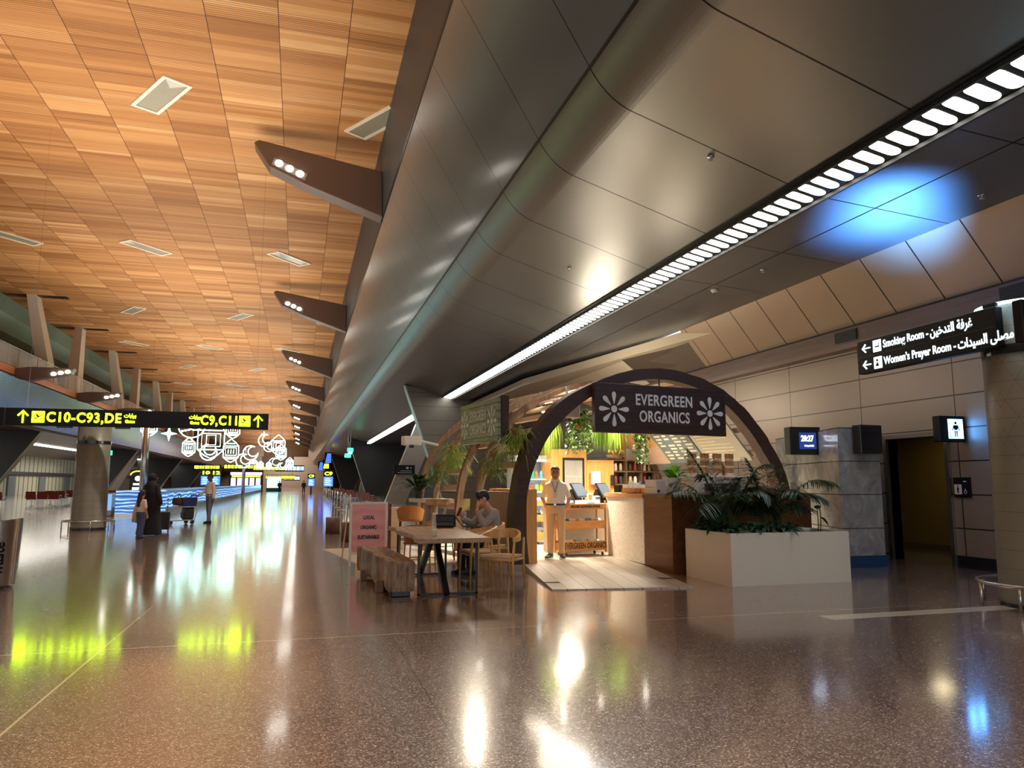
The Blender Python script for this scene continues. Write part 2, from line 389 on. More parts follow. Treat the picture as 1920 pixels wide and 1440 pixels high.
# left side: bulkhead, mezzanine, soffit
BULKL=cladding('bulkhead_cladding_left',(.24,.25,.28),.24,.8,[(1,4.84,2.2,.03)])
sect('wall_bulkhead_left',[(-15.75,4.66),(-15.5,4.80),(-15.1,5.75),(-14.6,7.0)],-14,240,BULKL)
SLABM=plain('mezzanine_fascia',lin(196,128,84),.4,.2,.06)
o=MB().box(-26,-14.5,-14,240,7.05,7.42).build('floor_mezzanine',SLABM); struct(o)
struct(MB().box(-32,-15.7,-14,240,4.66,4.8).build('ceiling_soffit_left',plain('soffit_left',lin(84,66,60),.35,.4)))
arc=[(-17.5+1.9*math.cos(a)-1.9,12.6-1.9+1.9*math.sin(a)) for a in [PI/2*(1-i/8) for i in range(9)]]
GREENB=cladding('bulkhead_green_light_tint',lin(118,140,112),.3,.5,[(1,4.84,2.2,.03)])  # green light on this bulkhead is put into its base colour
sect('wall_mezzanine_soffit',[(-17.45,12.7),(-17.75,11.8),(-18.4,11.0),(-19.5,10.5),(-21,10.3)],-14,240,GREENB)
struct(MB().box(-30,-20.9,-14,240,10.3,10.5).build('ceiling_mezzanine',plain('mezz_dark',lin(36,32,30),.6)))
struct(MB().box(-27,-26,-14,240,7.4,10.4).build('wall_mezzanine_back',plain('mezz_wall',lin(46,42,40),.5)))
CREAM=cladding('lounge_wall',lin(206,204,178),.5,0,[(1,1.6,0,.22)])
struct(MB().box(-33,-32.6,-14,240,0,4.8).build('wall_left',CREAM))
struct(MB().box(-32.6,-32.2,-14,240,2.35,2.75).build('trim_4',BLACK))
for k in range(9): struct(MB().box(-32.6,-32.4,34+k*11,36.4+k*11,0,2.2).build('door_%d'%(k+2),plain('lounge_door',lin(120,126,132),.5)))
for Y in (53.8,83.6,113.7,142.7,172): fin('pillar',[(-15.9,4.66),(-21.5,4.66),(-21.3,0),(-19.0,0)],Y,FIND)
for Y in (98.5,128,157): fin('pillar',[(-18.6,4.66),(-19.8,4.66),(-22.3,0),(-20.9,0)],Y,LEG)
for k in range(4): area('lounge_light',(-27,20+k*30,4.5),(0,0,0),5,18,700,(1,.93,.78))
# V columns of the mezzanine
VCOL=plain('column_cream',lin(206,186,162),.5,.0,.04,2)
for k in range(10):
    yt=50.1+k*10.05; lean=4.2 if k%2==0 else -.6; zb=7.42
    yb=yt+lean; w=.95
    mb=MB(); mb.hexa([(-16.15,yb-w/2-.25,zb),(-15.35,yb-w/2-.25,zb),(-15.35,yb+w/2+.25,zb),(-16.15,yb+w/2+.25,zb),(-16.0,yt-w/2,12.6),(-15.5,yt-w/2,12.6),(-15.5,yt+w/2,12.6),(-16.0,yt+w/2,12.6)])
    struct(mb.build('column',VCOL))
    struct(MB().box(-17.3,-13.9,yt-.3,yt+.3,12.57,12.6).build('trim_slot',BLACK))
# glass railing along the mezzanine, in bays
RG=glassmat('railing_glass',(.8,.88,.86),.03,.22)
proto=None
for k in range(22):
    y=36+k*3.0
    lab='glass railing bay along the mezzanine edge above the hall'
    if proto is None:
        t=thing('glass_railing',lab,'railing',(-14.62,y,7.42),0,'mezzanine railing bays')
        MB().box(-.012,.012,.05,2.95,.06,1.05).build('glass_panel',RG,t)
        MB().cyl((0,0,1.1),(0,3.0,1.1),.025,n=8).build('top_rail',STEEL,t)
        for yy in (.02,1.5): MB().box(-.02,.02,yy,yy+.04,0,1.1).build('post',STEEL,t)
        proto=t
    else: dup(proto,(-14.62,y,7.42))
# ---------------------------------------------- recessed ceiling luminaires
proto=None; rows=[(22.4,0,(-10.5,-4.25,1.95)),(38,1,(-13.0,-7.4,-.85)),(52.6,0,(-10.8,-4.2,1.7)),(65.4,1,(-13.2,-7.5,-1.3)),(77.3,0,(-10.8,-4.3)),(91,1,(-13.2,-7.4,-1)),(103.5,0,(-10.6,-4.2)),(117,1,(-13,-7.4,-1)),(130,0,(-10.6,-4.2))]
POS=['over the front of the hall','in the second row from the front','in the third row from the front','in the fourth row from the front']
for r,(yy,o_,xs) in enumerate(rows):
    for xx in xs:
        ang=R(31) if o_==0 else R(-42)
        place='leftmost in' if xx==min(xs) else ('rightmost in' if xx==max(xs) else 'middle of')
        lab=('white framed recessed ceiling light, %s the row nearest the camera'%place if r==0 else
             'white framed recessed ceiling light, %s the %s row down the timber ceiling'%(place,['','second','third','fourth','fifth','sixth','seventh','eighth','ninth'][r]))
        if len(xs)==3 and place=='middle of': pass
        if proto is None:
            t=thing('ceiling_light',lab,'ceiling light',(xx,yy,12.6),ang,'recessed lights in the timber ceiling')
            L,Wd=2.35,.82; mb=MB()
            for a in ((-Wd/2,-Wd/2+.1,-L/2,L/2),(Wd/2-.1,Wd/2,-L/2,L/2),(-Wd/2+.1,Wd/2-.1,-L/2,-L/2+.1),(-Wd/2+.1,Wd/2-.1,L/2-.1,L/2)): mb.box(a[0],a[1],a[2],a[3],-.05,.0)
            mb.build('frame',plain('light_frame',lin(240,226,200),.4),t)
            mb=MB(); mb.prism([(-Wd/2+.1,-L/2+.1,-.02),(Wd/2-.1,-L/2+.1,-.02),(Wd/2-.1,L/2-.1,-.02),(-Wd/2+.1,L/2-.1,-.02)],(0,0,.015))
            mb.build('diffuser',plain('light_diffuser',lin(150,142,120),.3),t)
            MB().prism([(-Wd/2+.1,-L/2+.1,-.03),(Wd/2-.1,-L/2+.1,-.03),(0,-L/2+.55,-.03)],(0,0,.012)).build('reflector',plain('light_reflector',lin(196,190,170),.3),t)
            proto=t
        else: dup(proto,(xx,yy,12.6),ang,lab)
# ---------------------------------------------- bracket arms with floodlights
ARMM=plain('arm_metal',lin(112,92,80),.4,.4,.05,2)
LAMP=emit('flood_lamp',(1,.95,.85),25)
def arm(sgn,root,y,label,group):
    t=thing('floodlight_arm',label,'floodlight arm',(root[0],y,root[1]),0,group)
    s=sgn
    prof=[(0,0),(s*2.5,.85),(s*3.55,1.30),(s*4.05,2.05),(s*3.9,2.15),(s*.05,1.55)]
    MB().prism([(a,-.32,b) for a,b in prof],(0,.64,0)).build('body',ARMM,t,bevel=.03)
    # lamp recess on the near face and underside towards the tip
    h=MB(); h.prism([(s*2.45,-.34,.95),(s*3.5,-.34,1.38),(s*3.42,-.34,1.62),(s*2.4,-.34,1.2)],(0,.02,0)); h.build('lamp_housing',plain('lamp_recess',(.25,.23,.2),.3,.5),t)
    for k in range(3):
        u=.18+k*.32
        c=Vector((s*(2.45+u),-.36,1.09+u*.42)); MB().ell(c,.12,.035,.10,10,6).build('lamp',LAMP,t,True)
    return t
ARMS=[23.9,43.2,62.8,82,101,120,139,158,177,196]
NTH=['nearest','second','third','fourth','fifth','sixth','seventh','eighth','ninth','tenth']
ar=None
for k,y in enumerate(ARMS):
    lab=('brown metal floodlight arm on the right bulkhead, %s from the camera'%NTH[k]).replace('nearest from','nearest to')
    if ar is None: ar=arm(-1,(2.32,9.98),y,lab,'floodlight arms on the right bulkhead')
    else: dup(ar,(2.32,y,9.98),None,lab)
al=None
for k,y in enumerate((44.6,56,67.5,79,90.5)):
    lab='brown metal floodlight arm on the mezzanine edge, %s from the left'%NTH[k].replace('nearest','first')
    if al is None:
        t=thing('floodlight_arm',lab,'floodlight arm',(-14.5,y,7.25),0,'floodlight arms on the mezzanine edge')
        MB().prism([(0,-.3,-.35),(.6,-.3,-.5),(2.6,-.3,-.05),(2.75,-.3,.25),(.7,-.3,.25),(0,-.3,.15)],(0,.6,0)).build('body',ARMM,t,bevel=.03)
        for j in range(3): MB().ell((1.8+j*.33,-.33,-.1+j*.07),.13,.03,.09,10,6).build('lamp',LAMP,t,True)
        al=t
    else: dup(al,(-14.5,y,7.25),None,lab)
# ---------------------------------------------- lozenge light strip in the soffit
LOZ=emit('strip_diffuser',(1,.96,.88),8.0)
def lozenge(mb,y,far=False):
    cx,cz=7.48,6.0; a=.228; b=.102; n=5 if far else 9; pts=[]
    for k in range(n): 
        t=-PI/2+PI*k/(n-1); pts.append((cx+a-b+b*math.cos(t),y+b*math.sin(t)))
    for k in range(n):
        t=PI/2+PI*k/(n-1); pts.append((cx-a+b+b*math.cos(t),y+b*math.sin(t)))
    mb.prism([(px_,py_,5.93-(px_-cx)*.2) for px_,py_ in pts],(0,0,.02))
t=thing('light_strip','long strip of white lozenge lamps in the dark corridor soffit','light strip',(0,0,0))
PIT=2.42/8
for k in range(100):
    mb=MB(); lozenge(mb,5.15+k*PIT,k>50); mb.build('lozenge_lamp',LOZ,t)
mb=MB()
for k in range(100,115): lozenge(mb,5.15+k*PIT,True)
for k in range(1,55): lozenge(mb,5.15-k*PIT,True)
o=mb.build('lozenge_lamp',LOZ,t); o['kind']='stuff'
MB().prism([(7.24,-12,5.93+.048+.003),(7.72,-12,5.93-.048+.003),(7.72,-12,5.96-.048),(7.24,-12,5.96+.048)],(0,51.1,0)).build('backing_plate',plain('strip_plate',(.01,.01,.01),.6),t)
mb=MB(); mb.box(7.19,7.23,-12,39.1,5.93,5.99); mb.box(7.73,7.77,-12,39.1,5.82,5.88)
mb.build('edge_trim',plain('strip_edge',(.03,.03,.03),.5),t)
# the plain strips beyond
STR=emit('strip_lamp',(1,.95,.88),8)
tag(MB().box(7.3,7.7,41,86,5.83,5.9).build('light_strip',STR),'plain white ceiling light strip beyond the first grey pillar','light strip')
tag(MB().box(7.3,7.7,90,130,5.83,5.9).build('light_strip',STR),'short white ceiling light strip beyond the second dark pillar on the right','light strip')
for k,(a,b) in enumerate(((40,63.5),(68,84),(90,103.5),(112,143),(150,175))):
    tag(MB().box(-21.5,-21.1,a,b,4.56,4.64).build('light_strip',STR),'white ceiling light strip under the left mezzanine, %s from the left'%['first','second','third','fourth','fifth'][k],'light strip','strips under the left mezzanine')
# sprinklers / detectors in the soffit
def sprink(x,y,z,lab):
    t=thing('sprinkler',lab,'sprinkler',(x,y,z),0,'soffit sprinklers')
    MB().lathe([(.055,0),(.06,-.012),(.02,-.02)],n=14).build('rose',CHROME,t,True)
    mb=MB(); mb.cyl((0,0,-.01),(0,0,-.05),.012,n=8); mb.lathe([(.004,-.05),(.035,-.055),(.035,-.062)],n=12); mb.build('deflector',CHROME,t)
def soffz(x): return 5.985+(7.22-x)*.314
sprink(5.9,9.65,soffz(5.9)-.002,'chrome sprinkler in the soffit left of the light strip, nearest to the camera')
sprink(5.9,15.9,soffz(5.9)-.002,'chrome sprinkler in the soffit left of the light strip, second from the camera')
sprink(9.0,12.9,5.77,'chrome sprinkler in the soffit right of the light strip above the kiosk')
sprink(9.7,8.4,5.715,'chrome sprinkler in the blue lit soffit above the hanging sign')
t=thing('smoke_detector','round smoke detector on the soffit right of the light strip','smoke detector',(8.9,14.6,5.78)); MB().lathe([(.09,0),(.09,-.03),(.06,-.07),(.02,-.08)],n=16).build('housing',plain('offwhite',(.6,.58,.55),.4),t,True)
MB().lathe([(.02,-.08),(.015,-.1)],n=8).build('sensor',BLACK,t)
for k,(y,lab) in enumerate(((11.9,'near the arch'),(8.0,'behind the hanging sign'))):
    t=thing('air_grille','small black air grille in the brown ledge %s'%lab,'air grille',(10.85,y+.9,4.46)); mb=MB(); mb.box(-.02,.0,-.32,.32,-.11,.11); mb.build('frame',BLACKM,t); mb=MB(); 
    for j in range(5): mb.box(-.03,-.02,-.3,.3,-.09+j*.04,-.075+j*.04)
    mb.build('louvre',BLACK,t)
# ================================================ the kiosk
PLANK=woodmat('pale_planks',lin(150,138,124),lin(206,196,180),1,.5,.5)
q=NT('ramp_planks'); x,y,z=q.xyz(); xr=q.math('SUBTRACT',q.math('MULTIPLY',x,.951),q.math('MULTIPLY',y,.309)); yr=q.math('ADD',q.math('MULTIPLY',x,.309),q.math('MULTIPLY',y,.951))
ci=q.math('FLOOR',q.math('DIVIDE',xr,.26)); w=q.white(q.comb(ci,q.math('FLOOR',q.math('DIVIDE',q.math('ADD',yr,q.math('MULTIPLY',q.white(q.comb(ci,1,2)),1.4)),1.4)),3))
n=q.noise(q.mapping((9,1.5,9),(0,0,R(18))),1.5,5,.6)
c=q.mix(n,lin(158,148,136),lin(212,204,190)); c=q.mix(q.math('MULTIPLY',w,.45),c,lin(150,136,122))
c=q.mix(q.line(xr,.26,0,.012),c,lin(96,86,76)); q.set(c,.35,0,.5); RAMPM=q.m
# platform and ramp
pf=MB().prism([(-.32,-.28,0),(1.95,-.28,0),(2.3,-1.9,0),(5.0,-1.9,0),(6.2,-.3,0),(6.2,5.3,0),(-.32,5.3,0)],(0,0,.08))
o=pf.build('floor_platform',RAMPM); o.location=KW(0,0); o.rotation_euler=(0,0,KROT); struct(o)
t=kthing('entrance_ramp','pale planked entrance ramp in front of the kiosk arch','ramp')
top=[(-.79,-2.6,.02),(1.09,-3.19,.02),(1.78,-1.0,.075),(1.94,-.29,.082),(-.08,-.29,.082)]
mb=MB(); n=len(top); bot=[(a,b,.0) for a,b,c in top]
mb.add(bot+top,[tuple(range(n-1,-1,-1)),(n,n+1,n+2),(n,n+2,n+3),(n,n+3,n+4)]+[(i,(i+1)%n,n+(i+1)%n,n+i) for i in range(n)])
mb.build('deck',RAMPM,t)
mb=MB(); 
for k in range(2):
    for (u0,v0,z0) in ((-.52,-2.1+k*.06,.036),(1.2,-2.45+k*.07,.043)):
        mb.obox((u0,v0,z0),.22,.022,.006,Matrix.Rotation(R(-17),3,'Z'))
mb.build('drain_slot',BLACK,t)
# timber vault
OUT=[(-.20,.06),(-.22,.5),(-.23,.76),(-.18,1.27),(-.09,1.68),(.05,2.05),(.26,2.40),(.57,2.75),(.96,3.03),(1.38,3.23),(1.77,3.39),(2.25,3.53),(2.86,3.60),(3.4,3.56),(3.9,3.45),(4.38,3.26),(4.78,3.01),(5.1,2.74),(5.37,2.46),(5.62,2.12),(5.8,1.84),(5.93,1.55),(6.03,1.2),(6.08,.8),(6.08,.06)]
INN=[(.08,.06),(.03,.5),(.02,.8),(.03,1.15),(.12,1.54),(.27,1.9),(.49,2.27),(.81,2.6),(1.17,2.88),(1.5,3.06),(1.9,3.22),(2.3,3.33),(2.82,3.39),(3.3,3.36),(3.75,3.26),(4.2,3.09),(4.58,2.86),(4.9,2.58),(5.14,2.32),(5.38,2.0),(5.55,1.76),(5.69,1.5),(5.79,1.18),(5.84,.8),(5.84,.06)]
HOOPW=woodmat('hoop_timber',lin(58,40,28),lin(132,102,76),2,1.5,.6)
vault=kthing('timber_vault','barrel vault of dark curved timber hoops and slats around the kiosk','vault')
def smooth(P,k=3):
    Q=[]
    for i in range(len(P)-1):
        p0,p1,p2,p3=P[max(i-1,0)],P[i],P[i+1],P[min(i+2,len(P)-1)]
        for j in range(k):
            t=j/k; Q.append(tuple(.5*((2*p1[a])+(-p0[a]+p2[a])*t+(2*p0[a]-5*p1[a]+4*p2[a]-p3[a])*t*t+(-p0[a]+3*p1[a]-3*p2[a]+p3[a])*t**3) for a in (0,1)))
    return Q+[P[-1]]
SO,SI=smooth(OUT),smooth(INN)
for k,(v,w,m) in enumerate(((0,.26,DARKW),(1.66,.12,HOOPW),(2.66,.12,HOOPW),(4.15,.10,HOOPW),(5.2,.10,HOOPW))):
    mb=MB(); rs=[]
    random.seed(k)
    for (a,b),(c,d) in zip(SO,SI):
        if k: c,d=a+.55*(c-a),b+.55*(d-b)
        j=random.uniform(-.008,.008)
        rs.append([(a+j,v-w/2,b+j),(a+j,v+w/2,b+j),(c,v+w/2,d),(c,v-w/2,d)])
    mb.rings(rs); mb.build('hoop',m,vault)
def at_arc(s):
    "point, tangent half way through the hoop, s in 0..24"
    i=min(int(s),23); f=s-i
    p=[((OUT[j][0]+INN[j][0])/2,(OUT[j][1]+INN[j][1])/2) for j in (i,i+1)]
    a=Vector((p[0][0]*(1-f)+p[1][0]*f,0,p[0][1]*(1-f)+p[1][1]*f)); tt=Vector((p[1][0]-p[0][0],0,p[1][1]-p[0][1])).normalized(); return a,tt
SLATW=woodmat('slat_timber',lin(160,132,112),lin(226,200,178),1,.7,.5)
def slat(s,v0,v1,w=.13,h=.035):
    a,t=at_arc(s); nn=Vector((t.z,0,-t.x)); mb=MB()
    q=[a+t*(x*w/2)+nn*(y*h/2) for x,y in ((-1,-1),(1,-1),(1,1),(-1,1))]
    mb.prism([(p.x,v0,p.z) for p in q],(0,v1-v0,0)); mb.build('slat',SLATW,vault)
for s in (3.0,4.4,5.3,6.1,6.9,7.6,8.4,9.2): slat(s,.13,1.61)
for s in (2.4,3.3,4.2,5.1,6.0,6.9,7.8): slat(s,2.83,4.05)
for s in (5.6,6.8,8.0): slat(s,1.83,2.61)
for s in (9.6,10.7,12,13.4,14.8,16): slat(s,.13,5.1)
for s in (17.5,19): slat(s,.13,5.1)
# front sign
def daisy(mb,cx,cz,r,y,n=8):
    mb.prism([(cx+.2*r*math.cos(2*PI*k/20),y,cz+.2*r*math.sin(2*PI*k/20)) for k in range(20)],(0,.008,0))
    for k in range(n):
        a=2*PI*k/n+PI/2; d=Vector((math.cos(a),0,math.sin(a))); s=Vector((-d.z,0,d.x)); pts=[]
        for f,w in ((.3,.02),(.55,.085),(.75,.135),(.88,.14),(.97,.09),(1.0,.03)): pts.append((f,w))
        P=[(cx+(d*f*r+s*w*r).x,y,cz+(d*f*r+s*w*r).z) for f,w in pts]+[(cx+(d*f*r-s*w*r).x,y,cz+(d*f*r-s*w*r).z) for f,w in reversed(pts)]
        mb.prism(P,(0,.008,0))
LETT=plain('letter_white',lin(206,212,214),.45)
q=NT('sign_boards'); x,y,z=q.xyz(); n=q.noise(q.mapping((1.3,1,16)),1.2,6,.65,.5)
c=q.ramp(n,[(.3,lin(26,14,11)),(.55,lin(50,31,24)),(.8,lin(78,54,42))]); c=q.mix(q.line(z,.15,0,.012),c,lin(10,6,5)); q.set(c,.5); SIGNB=q.m
def lettersign(t,W_,m,ml,facing=0):
    M=Matrix.Rotation(facing,4,'Z')
    H=.9
    b=MB().rbox(-W_/2,W_/2,-.06,.06,-H/2,H/2,.01).build('board',m,t); b.rotation_euler=(0,0,facing)
    k=W_/3.0
    for (s,zz,wf) in (('EVERGREEN',.165,1.30),('ORGANICS',-.140,1.15)):
        p=M@Vector((.03*k,-.066,zz)); textmesh('lettering',s,.285,ml,t,p,(R(90),0,facing),fit=wf*k,bold=.006,gap=1.08,res=6)
    for sx in (-1,1):
        mb=MB(); daisy(mb,0,0,.315 if k>.9 else .30,0); o=mb.build('emblem',ml,t); o.location=M@Vector((sx*1.10*k,-.072,-.02)); o.rotation_euler=(0,0,facing); o.scale=(min(1,k*1.15),1,1)
t=kthing('hanging_sign','wide dark plank sign with white lettering hung across the kiosk arch','sign',2.79,-.24,2.78)
lettersign(t,2.96,SIGNB,LETT)
mb=MB(); mb.box(-.04,-.02,-.0,.02,.45,.6); mb.box(-1.3,-1.27,0,.02,.42,.46); mb.box(1.42,1.46,.02,.08,-.2,.2); mb.build('hanger',BLACKM,t)
q=NT('boards_green_light_tint'); n=q.noise(q.mapping((2,2,14)),1.2,6,.65,.5); x,y,z=q.xyz()
c=q.ramp(n,[(.3,lin(104,114,102)),(.55,lin(138,150,136)),(.8,lin(178,190,174))]); c=q.mix(q.line(z,.15,0,.012),c,lin(46,54,46)); q.set(c,.45); GSB=q.m  # green light reflected on the boards is mixed into their colours
t=kthing('side_sign','grey green plank sign with white lettering on the side of the vault','sign',-.16,1.5,2.58)
H=.78
MB().rbox(-.05,.06,-.93,.93,-H/2,H/2,.01).build('board',GSB,t)
for (s,zz) in (('EVERGREEN',.12),('ORGANICS',-.14)): textmesh('lettering',s,.27,LETT,t,(-.054,0,zz),(R(90),0,R(-90)),fit=.80,bold=.004,gap=1.05)
for sy in (-1,1):
    mb=MB(); daisy(mb,0,0,.28,0); o=mb.build('emblem',LETT,t); o.location=(-.058,sy*.68,-.02); o.rotation_euler=(0,0,R(-90)); o.scale=(.75,1,1)
MB().box(.02,.16,-.98,-.88,-.45,.43).build('post',DARKW,t)
# oak side cabinet by the arch leg
t=kthing('oak_cabinet','oak side cabinet just inside the left leg of the arch','cabinet',0,0,.08)
mb=MB(); mb.box(.03,.23,-.13,1.5,0,1.25); mb.build('body',OAK,t,bevel=.004)
MB().box(-.20,.035,.16,1.55,.0,.62).build('bench_base',plain('taupe_panel',lin(136,112,90),.5),t)
MB().box(-.13,.03,.16,1.55,.62,1.2).build('bench_back',plain('taupe_panel2',lin(150,124,100),.5),t)
WALNUTV=woodmat('walnut_panel',lin(62,35,14),lin(122,74,34),1,.5,.4)
# service counter: textured white part and walnut part
q=NT('white_terrazzo_chip'); vo=q.n('ShaderNodeTexVoronoi'); q.put(vo.inputs['Vector'],q.coord()); vo.inputs['Scale'].default_value=55
sp=q.n('ShaderNodeSeparateColor'); q.put(sp.inputs[0],vo.outputs['Color']); q.set(q.ramp(sp.outputs[0],[(0,lin(232,226,212)),(.6,lin(242,238,228)),(.92,lin(206,198,182))],'CONSTANT'),.4); q.bump(vo.outputs['Distance'],.12,.006); CHIP=q.m
t=kthing('service_counter','white textured service counter with oak top inside the kiosk','counter',0,0,.08)
MB().prism([(1.81,-1.0,0),(2.16,.7,0),(2.9,.7,0),(2.9,-1.0,0)][::1],(0,0,1.1)).build('body',CHIP,t)
MB().prism([(1.77,-1.02,1.1),(2.12,.74,1.1),(2.9,.74,1.1),(2.9,-1.02,1.1)],(0,0,.07)).build('worktop',OAKX,t)
t=kthing('bar_counter','walnut fronted bar counter behind the white planter','bar counter')
MB().prism([(1.765,-1.85,0),(1.81,-1.03,0),(4.75,-1.03,0),(4.75,-1.85,0)],(0,0,1.2)).build('body',WALNUTV,t)
MB().prism([(1.74,-1.88,1.2),(1.79,-1.03,1.2),(4.78,-1.03,1.2),(4.78,-1.88,1.2)],(0,0,.05)).build('worktop',woodmat('bar_top',lin(70,46,30),lin(110,76,50),0,.5,.3),t)

# low till counter
t=kthing('till_counter','low pale till counter behind the snack rack','counter',1.35,1.12,.08)
MB().box(0,1.4,0,.7,0,.9).build('body',plain('pale_laminate',lin(220,208,186),.5),t)
MB().box(-.02,1.42,-.03,.72,.9,.95).build('worktop',plain('pale_worktop',lin(226,220,206),.3),t)
def terminal(u,v,rz,lab):
    t=kthing('till_screen',lab,'till screen',u,v,1.03,rz=rz)
    MB().prism([(-.14,-.02,0),(-.14,.2,0),(-.14,.2,.05),(-.14,.1,.28),(-.14,.06,.28)],(.28,0,0)).build('stand',BLACK,t)
    mb=MB(); mb.obox((0,-.02,.26),.42,.03,.32,Matrix.Rotation(R(-32),3,'X')); mb.build('housing',BLACK,t)
    mb=MB(); mb.obox((0,-.037,.267),.38,.004,.28,Matrix.Rotation(R(-32),3,'X')); mb.build('screen',emit('till_glow',(.35,.48,.6),.5),t)
terminal(1.95,1.45,R(28),'black tilted till screen nearer to the standing attendant')
terminal(2.5,1.4,R(30),'black tilted till screen next to the white counter')
t=kthing('card_reader','white and orange card reader on the till counter','card reader',2.12,1.3,1.03); MB().rbox(-.05,.05,-.03,.03,.0,.2,.01).build('body',WHITEP,t); MB().box(-.035,.035,-.034,-.03,.03,.17).build('screen',plain('amber_card',lin(222,164,70),.4),t)
t=kthing('receipt_printer','white receipt printer on the till counter','printer',2.3,1.35,1.03); MB().rbox(-.07,.07,-.07,.07,0,.15,.015).build('body',WHITEP,t); MB().box(-.05,.05,-.075,-.07,.1,.115).build('paper_slot',BLACK,t)
# snack racks
PACK=[plain('pack_%d'%i,c,.35) for i,c in enumerate((lin(226,230,232),lin(90,150,180),lin(60,110,140),lin(236,224,196),lin(150,190,200),lin(40,60,70),lin(240,238,230)))]
GAP=plain('rack_text',lin(74,44,22),.6)
def rack(u,v,z,W_,lab,txts,rz=0):
    t=kthing('snack_rack',lab,'rack',u,v,z,rz=rz); f=OAKX
    for sx in (-1,1):
        for y in (0,.32): MB().box(sx*W_/2-(.02 if sx<0 else -.0)-.0,sx*W_/2+(.0 if sx<0 else .02),y,y+.035,.06,1.02).build('post',OAK,t)
    for k,zz in enumerate((.10,.50,.86)):
        h=.17 if k==0 else (.15 if k==1 else .10); mb=MB()
        mb.box(-W_/2,W_/2,-.02,.0,zz,zz+h); mb.box(-W_/2,W_/2,.34,.36,zz,zz+h); mb.box(-W_/2,-W_/2+.015,0,.34,zz,zz+h*.8); mb.box(W_/2-.015,W_/2,0,.34,zz,zz+h*.8); mb.box(-W_/2,W_/2,0,.34,zz,zz+.012)
        c=mb.build('crate',OAKX,t)
        if txts[k]:
            s,size,wf=txts[k]; textmesh('lettering',s,size,GAP,c,(0,-.024,zz+h/2),FRONT,sx=wf,bold=.003)
    for sx in (-1,1):
        for y in (.03,.32): MB().cyl((sx*(W_/2-.06)-.012,y,.03),(sx*(W_/2-.06)+.012,y,.03),.03,n=12).build('caster',BLACK,t)
    return t
rack(1.66,.70,.08,.9,'oak snack rack on casters beside the white counter',[('EVERGREEN ORGANICS',.15,.57),None,('WELCOME  GLUTEN-FREE OPTIONS',.055,.72)])
rack(2.36,3.35,.08,.8,'oak snack rack further back, left of the standing attendant',[('ORGANICS',.14,.6),None,('NATURAL',.055,.7)])
random.seed(5)
bp=None; GR='snack bags in the oak racks'
def bag(u,v,z,m,lab,h=.16,w=.12):
    mb=MB(); mb.rings([[(-w/2,-.01,0),(w/2,-.01,0),(w/2,.01,0),(-w/2,.01,0)],[(-w/2*.95,-.04,h*.35),(w/2*.95,-.04,h*.35),(w/2*.95,.04,h*.35),(-w/2*.95,.04,h*.35)],[(-w/2*.95,-.03,h*.7),(w/2*.95,-.03,h*.7),(w/2*.95,.03,h*.7),(-w/2*.95,.03,h*.7)],[(-w/2,-.004,h),(w/2,-.004,h),(w/2,.004,h),(-w/2,.004,h)]])
    o=mb.build('snack_bag',m); o.location=KW(u,v,z); o.rotation_euler=(R(-14),0,KROT+random.uniform(-.2,.2)); tag(o,lab,'snack bag',GR); return o
TIER=['bottom','middle','top']
for k,(zz,n) in enumerate(((.21,6),(.61,5),(.95,6))):
    for j in range(n):
        bag(1.66-.36+.72*j/(n-1),.80+.05*(j%2),zz,PACK[(j*3+k*2)%5 if k else (0,6,4)[j%3]],'small snack bag in the %s crate of the rack beside the white counter'%TIER[k])
for k,(zz,n) in enumerate(((.21,3),(.61,3),(.95,4))):
    for j in range(n): bag(2.36-.25+.5*j/(n-1),3.5,zz,PACK[(j*2+k)%7],'small snack bag in the %s crate of the far oak rack'%TIER[k])
# open fridge with goods
t=kthing('display_fridge','bright open display fridge stocked with drinks at the back left','fridge',2.35,4.2,.08)
mb=MB(); mb.box(-.5,-.46,0,.5,.3,1.95); mb.box(.46,.5,0,.5,.3,1.95); mb.box(-.5,.5,.46,.5,.3,1.95); mb.box(-.5,.5,0,.5,1.9,2.0); mb.box(-.5,.5,0,.5,0,.3); mb.build('body',plain('fridge_grey',lin(150,156,158),.4),t)
FZ=(.55,.85,1.15,1.45)
for zz in FZ: MB().box(-.46,.46,.03,.46,zz-.025,zz).build('shelf',emit('fridge_shelf',(.9,.95,1),1.3),t)
MB().box(-.46,.46,.05,.1,1.86,1.9).build('lamp',emit('fridge_lamp',(.95,1,1),6),t)
cols=[lin(40,190,120),lin(230,190,40),lin(230,110,50),lin(240,240,236),lin(90,170,200),lin(200,80,70),lin(236,220,180),lin(130,190,90)]
CN=['green','yellow','orange','white','blue','red','cream','lime green']
SH=['lowest','second','third','top']
for i,zz in enumerate(FZ):
    for j in range(7):
        c=(i*3+j*2+ (j//3))%8; bx=MB()
        if (i+j)%3: bx.lathe([(.035,0),(.04,.02),(.04,.13),(.015,.17),(.015,.2)],n=10)
        else: bx.rbox(-.045,.045,-.04,.04,0,.17,.008)
        o=bx.build('drink',plain('drink_%d'%c,cols[c],.35)); o.location=KW(2.35-.38+.126*j,4.36,zz+.08); o.rotation_euler=(0,0,KROT)
        tag(o,'%s drink pack on the %s shelf of the open display fridge'%(CN[c],SH[i]),'drink','packs in the display fridge')
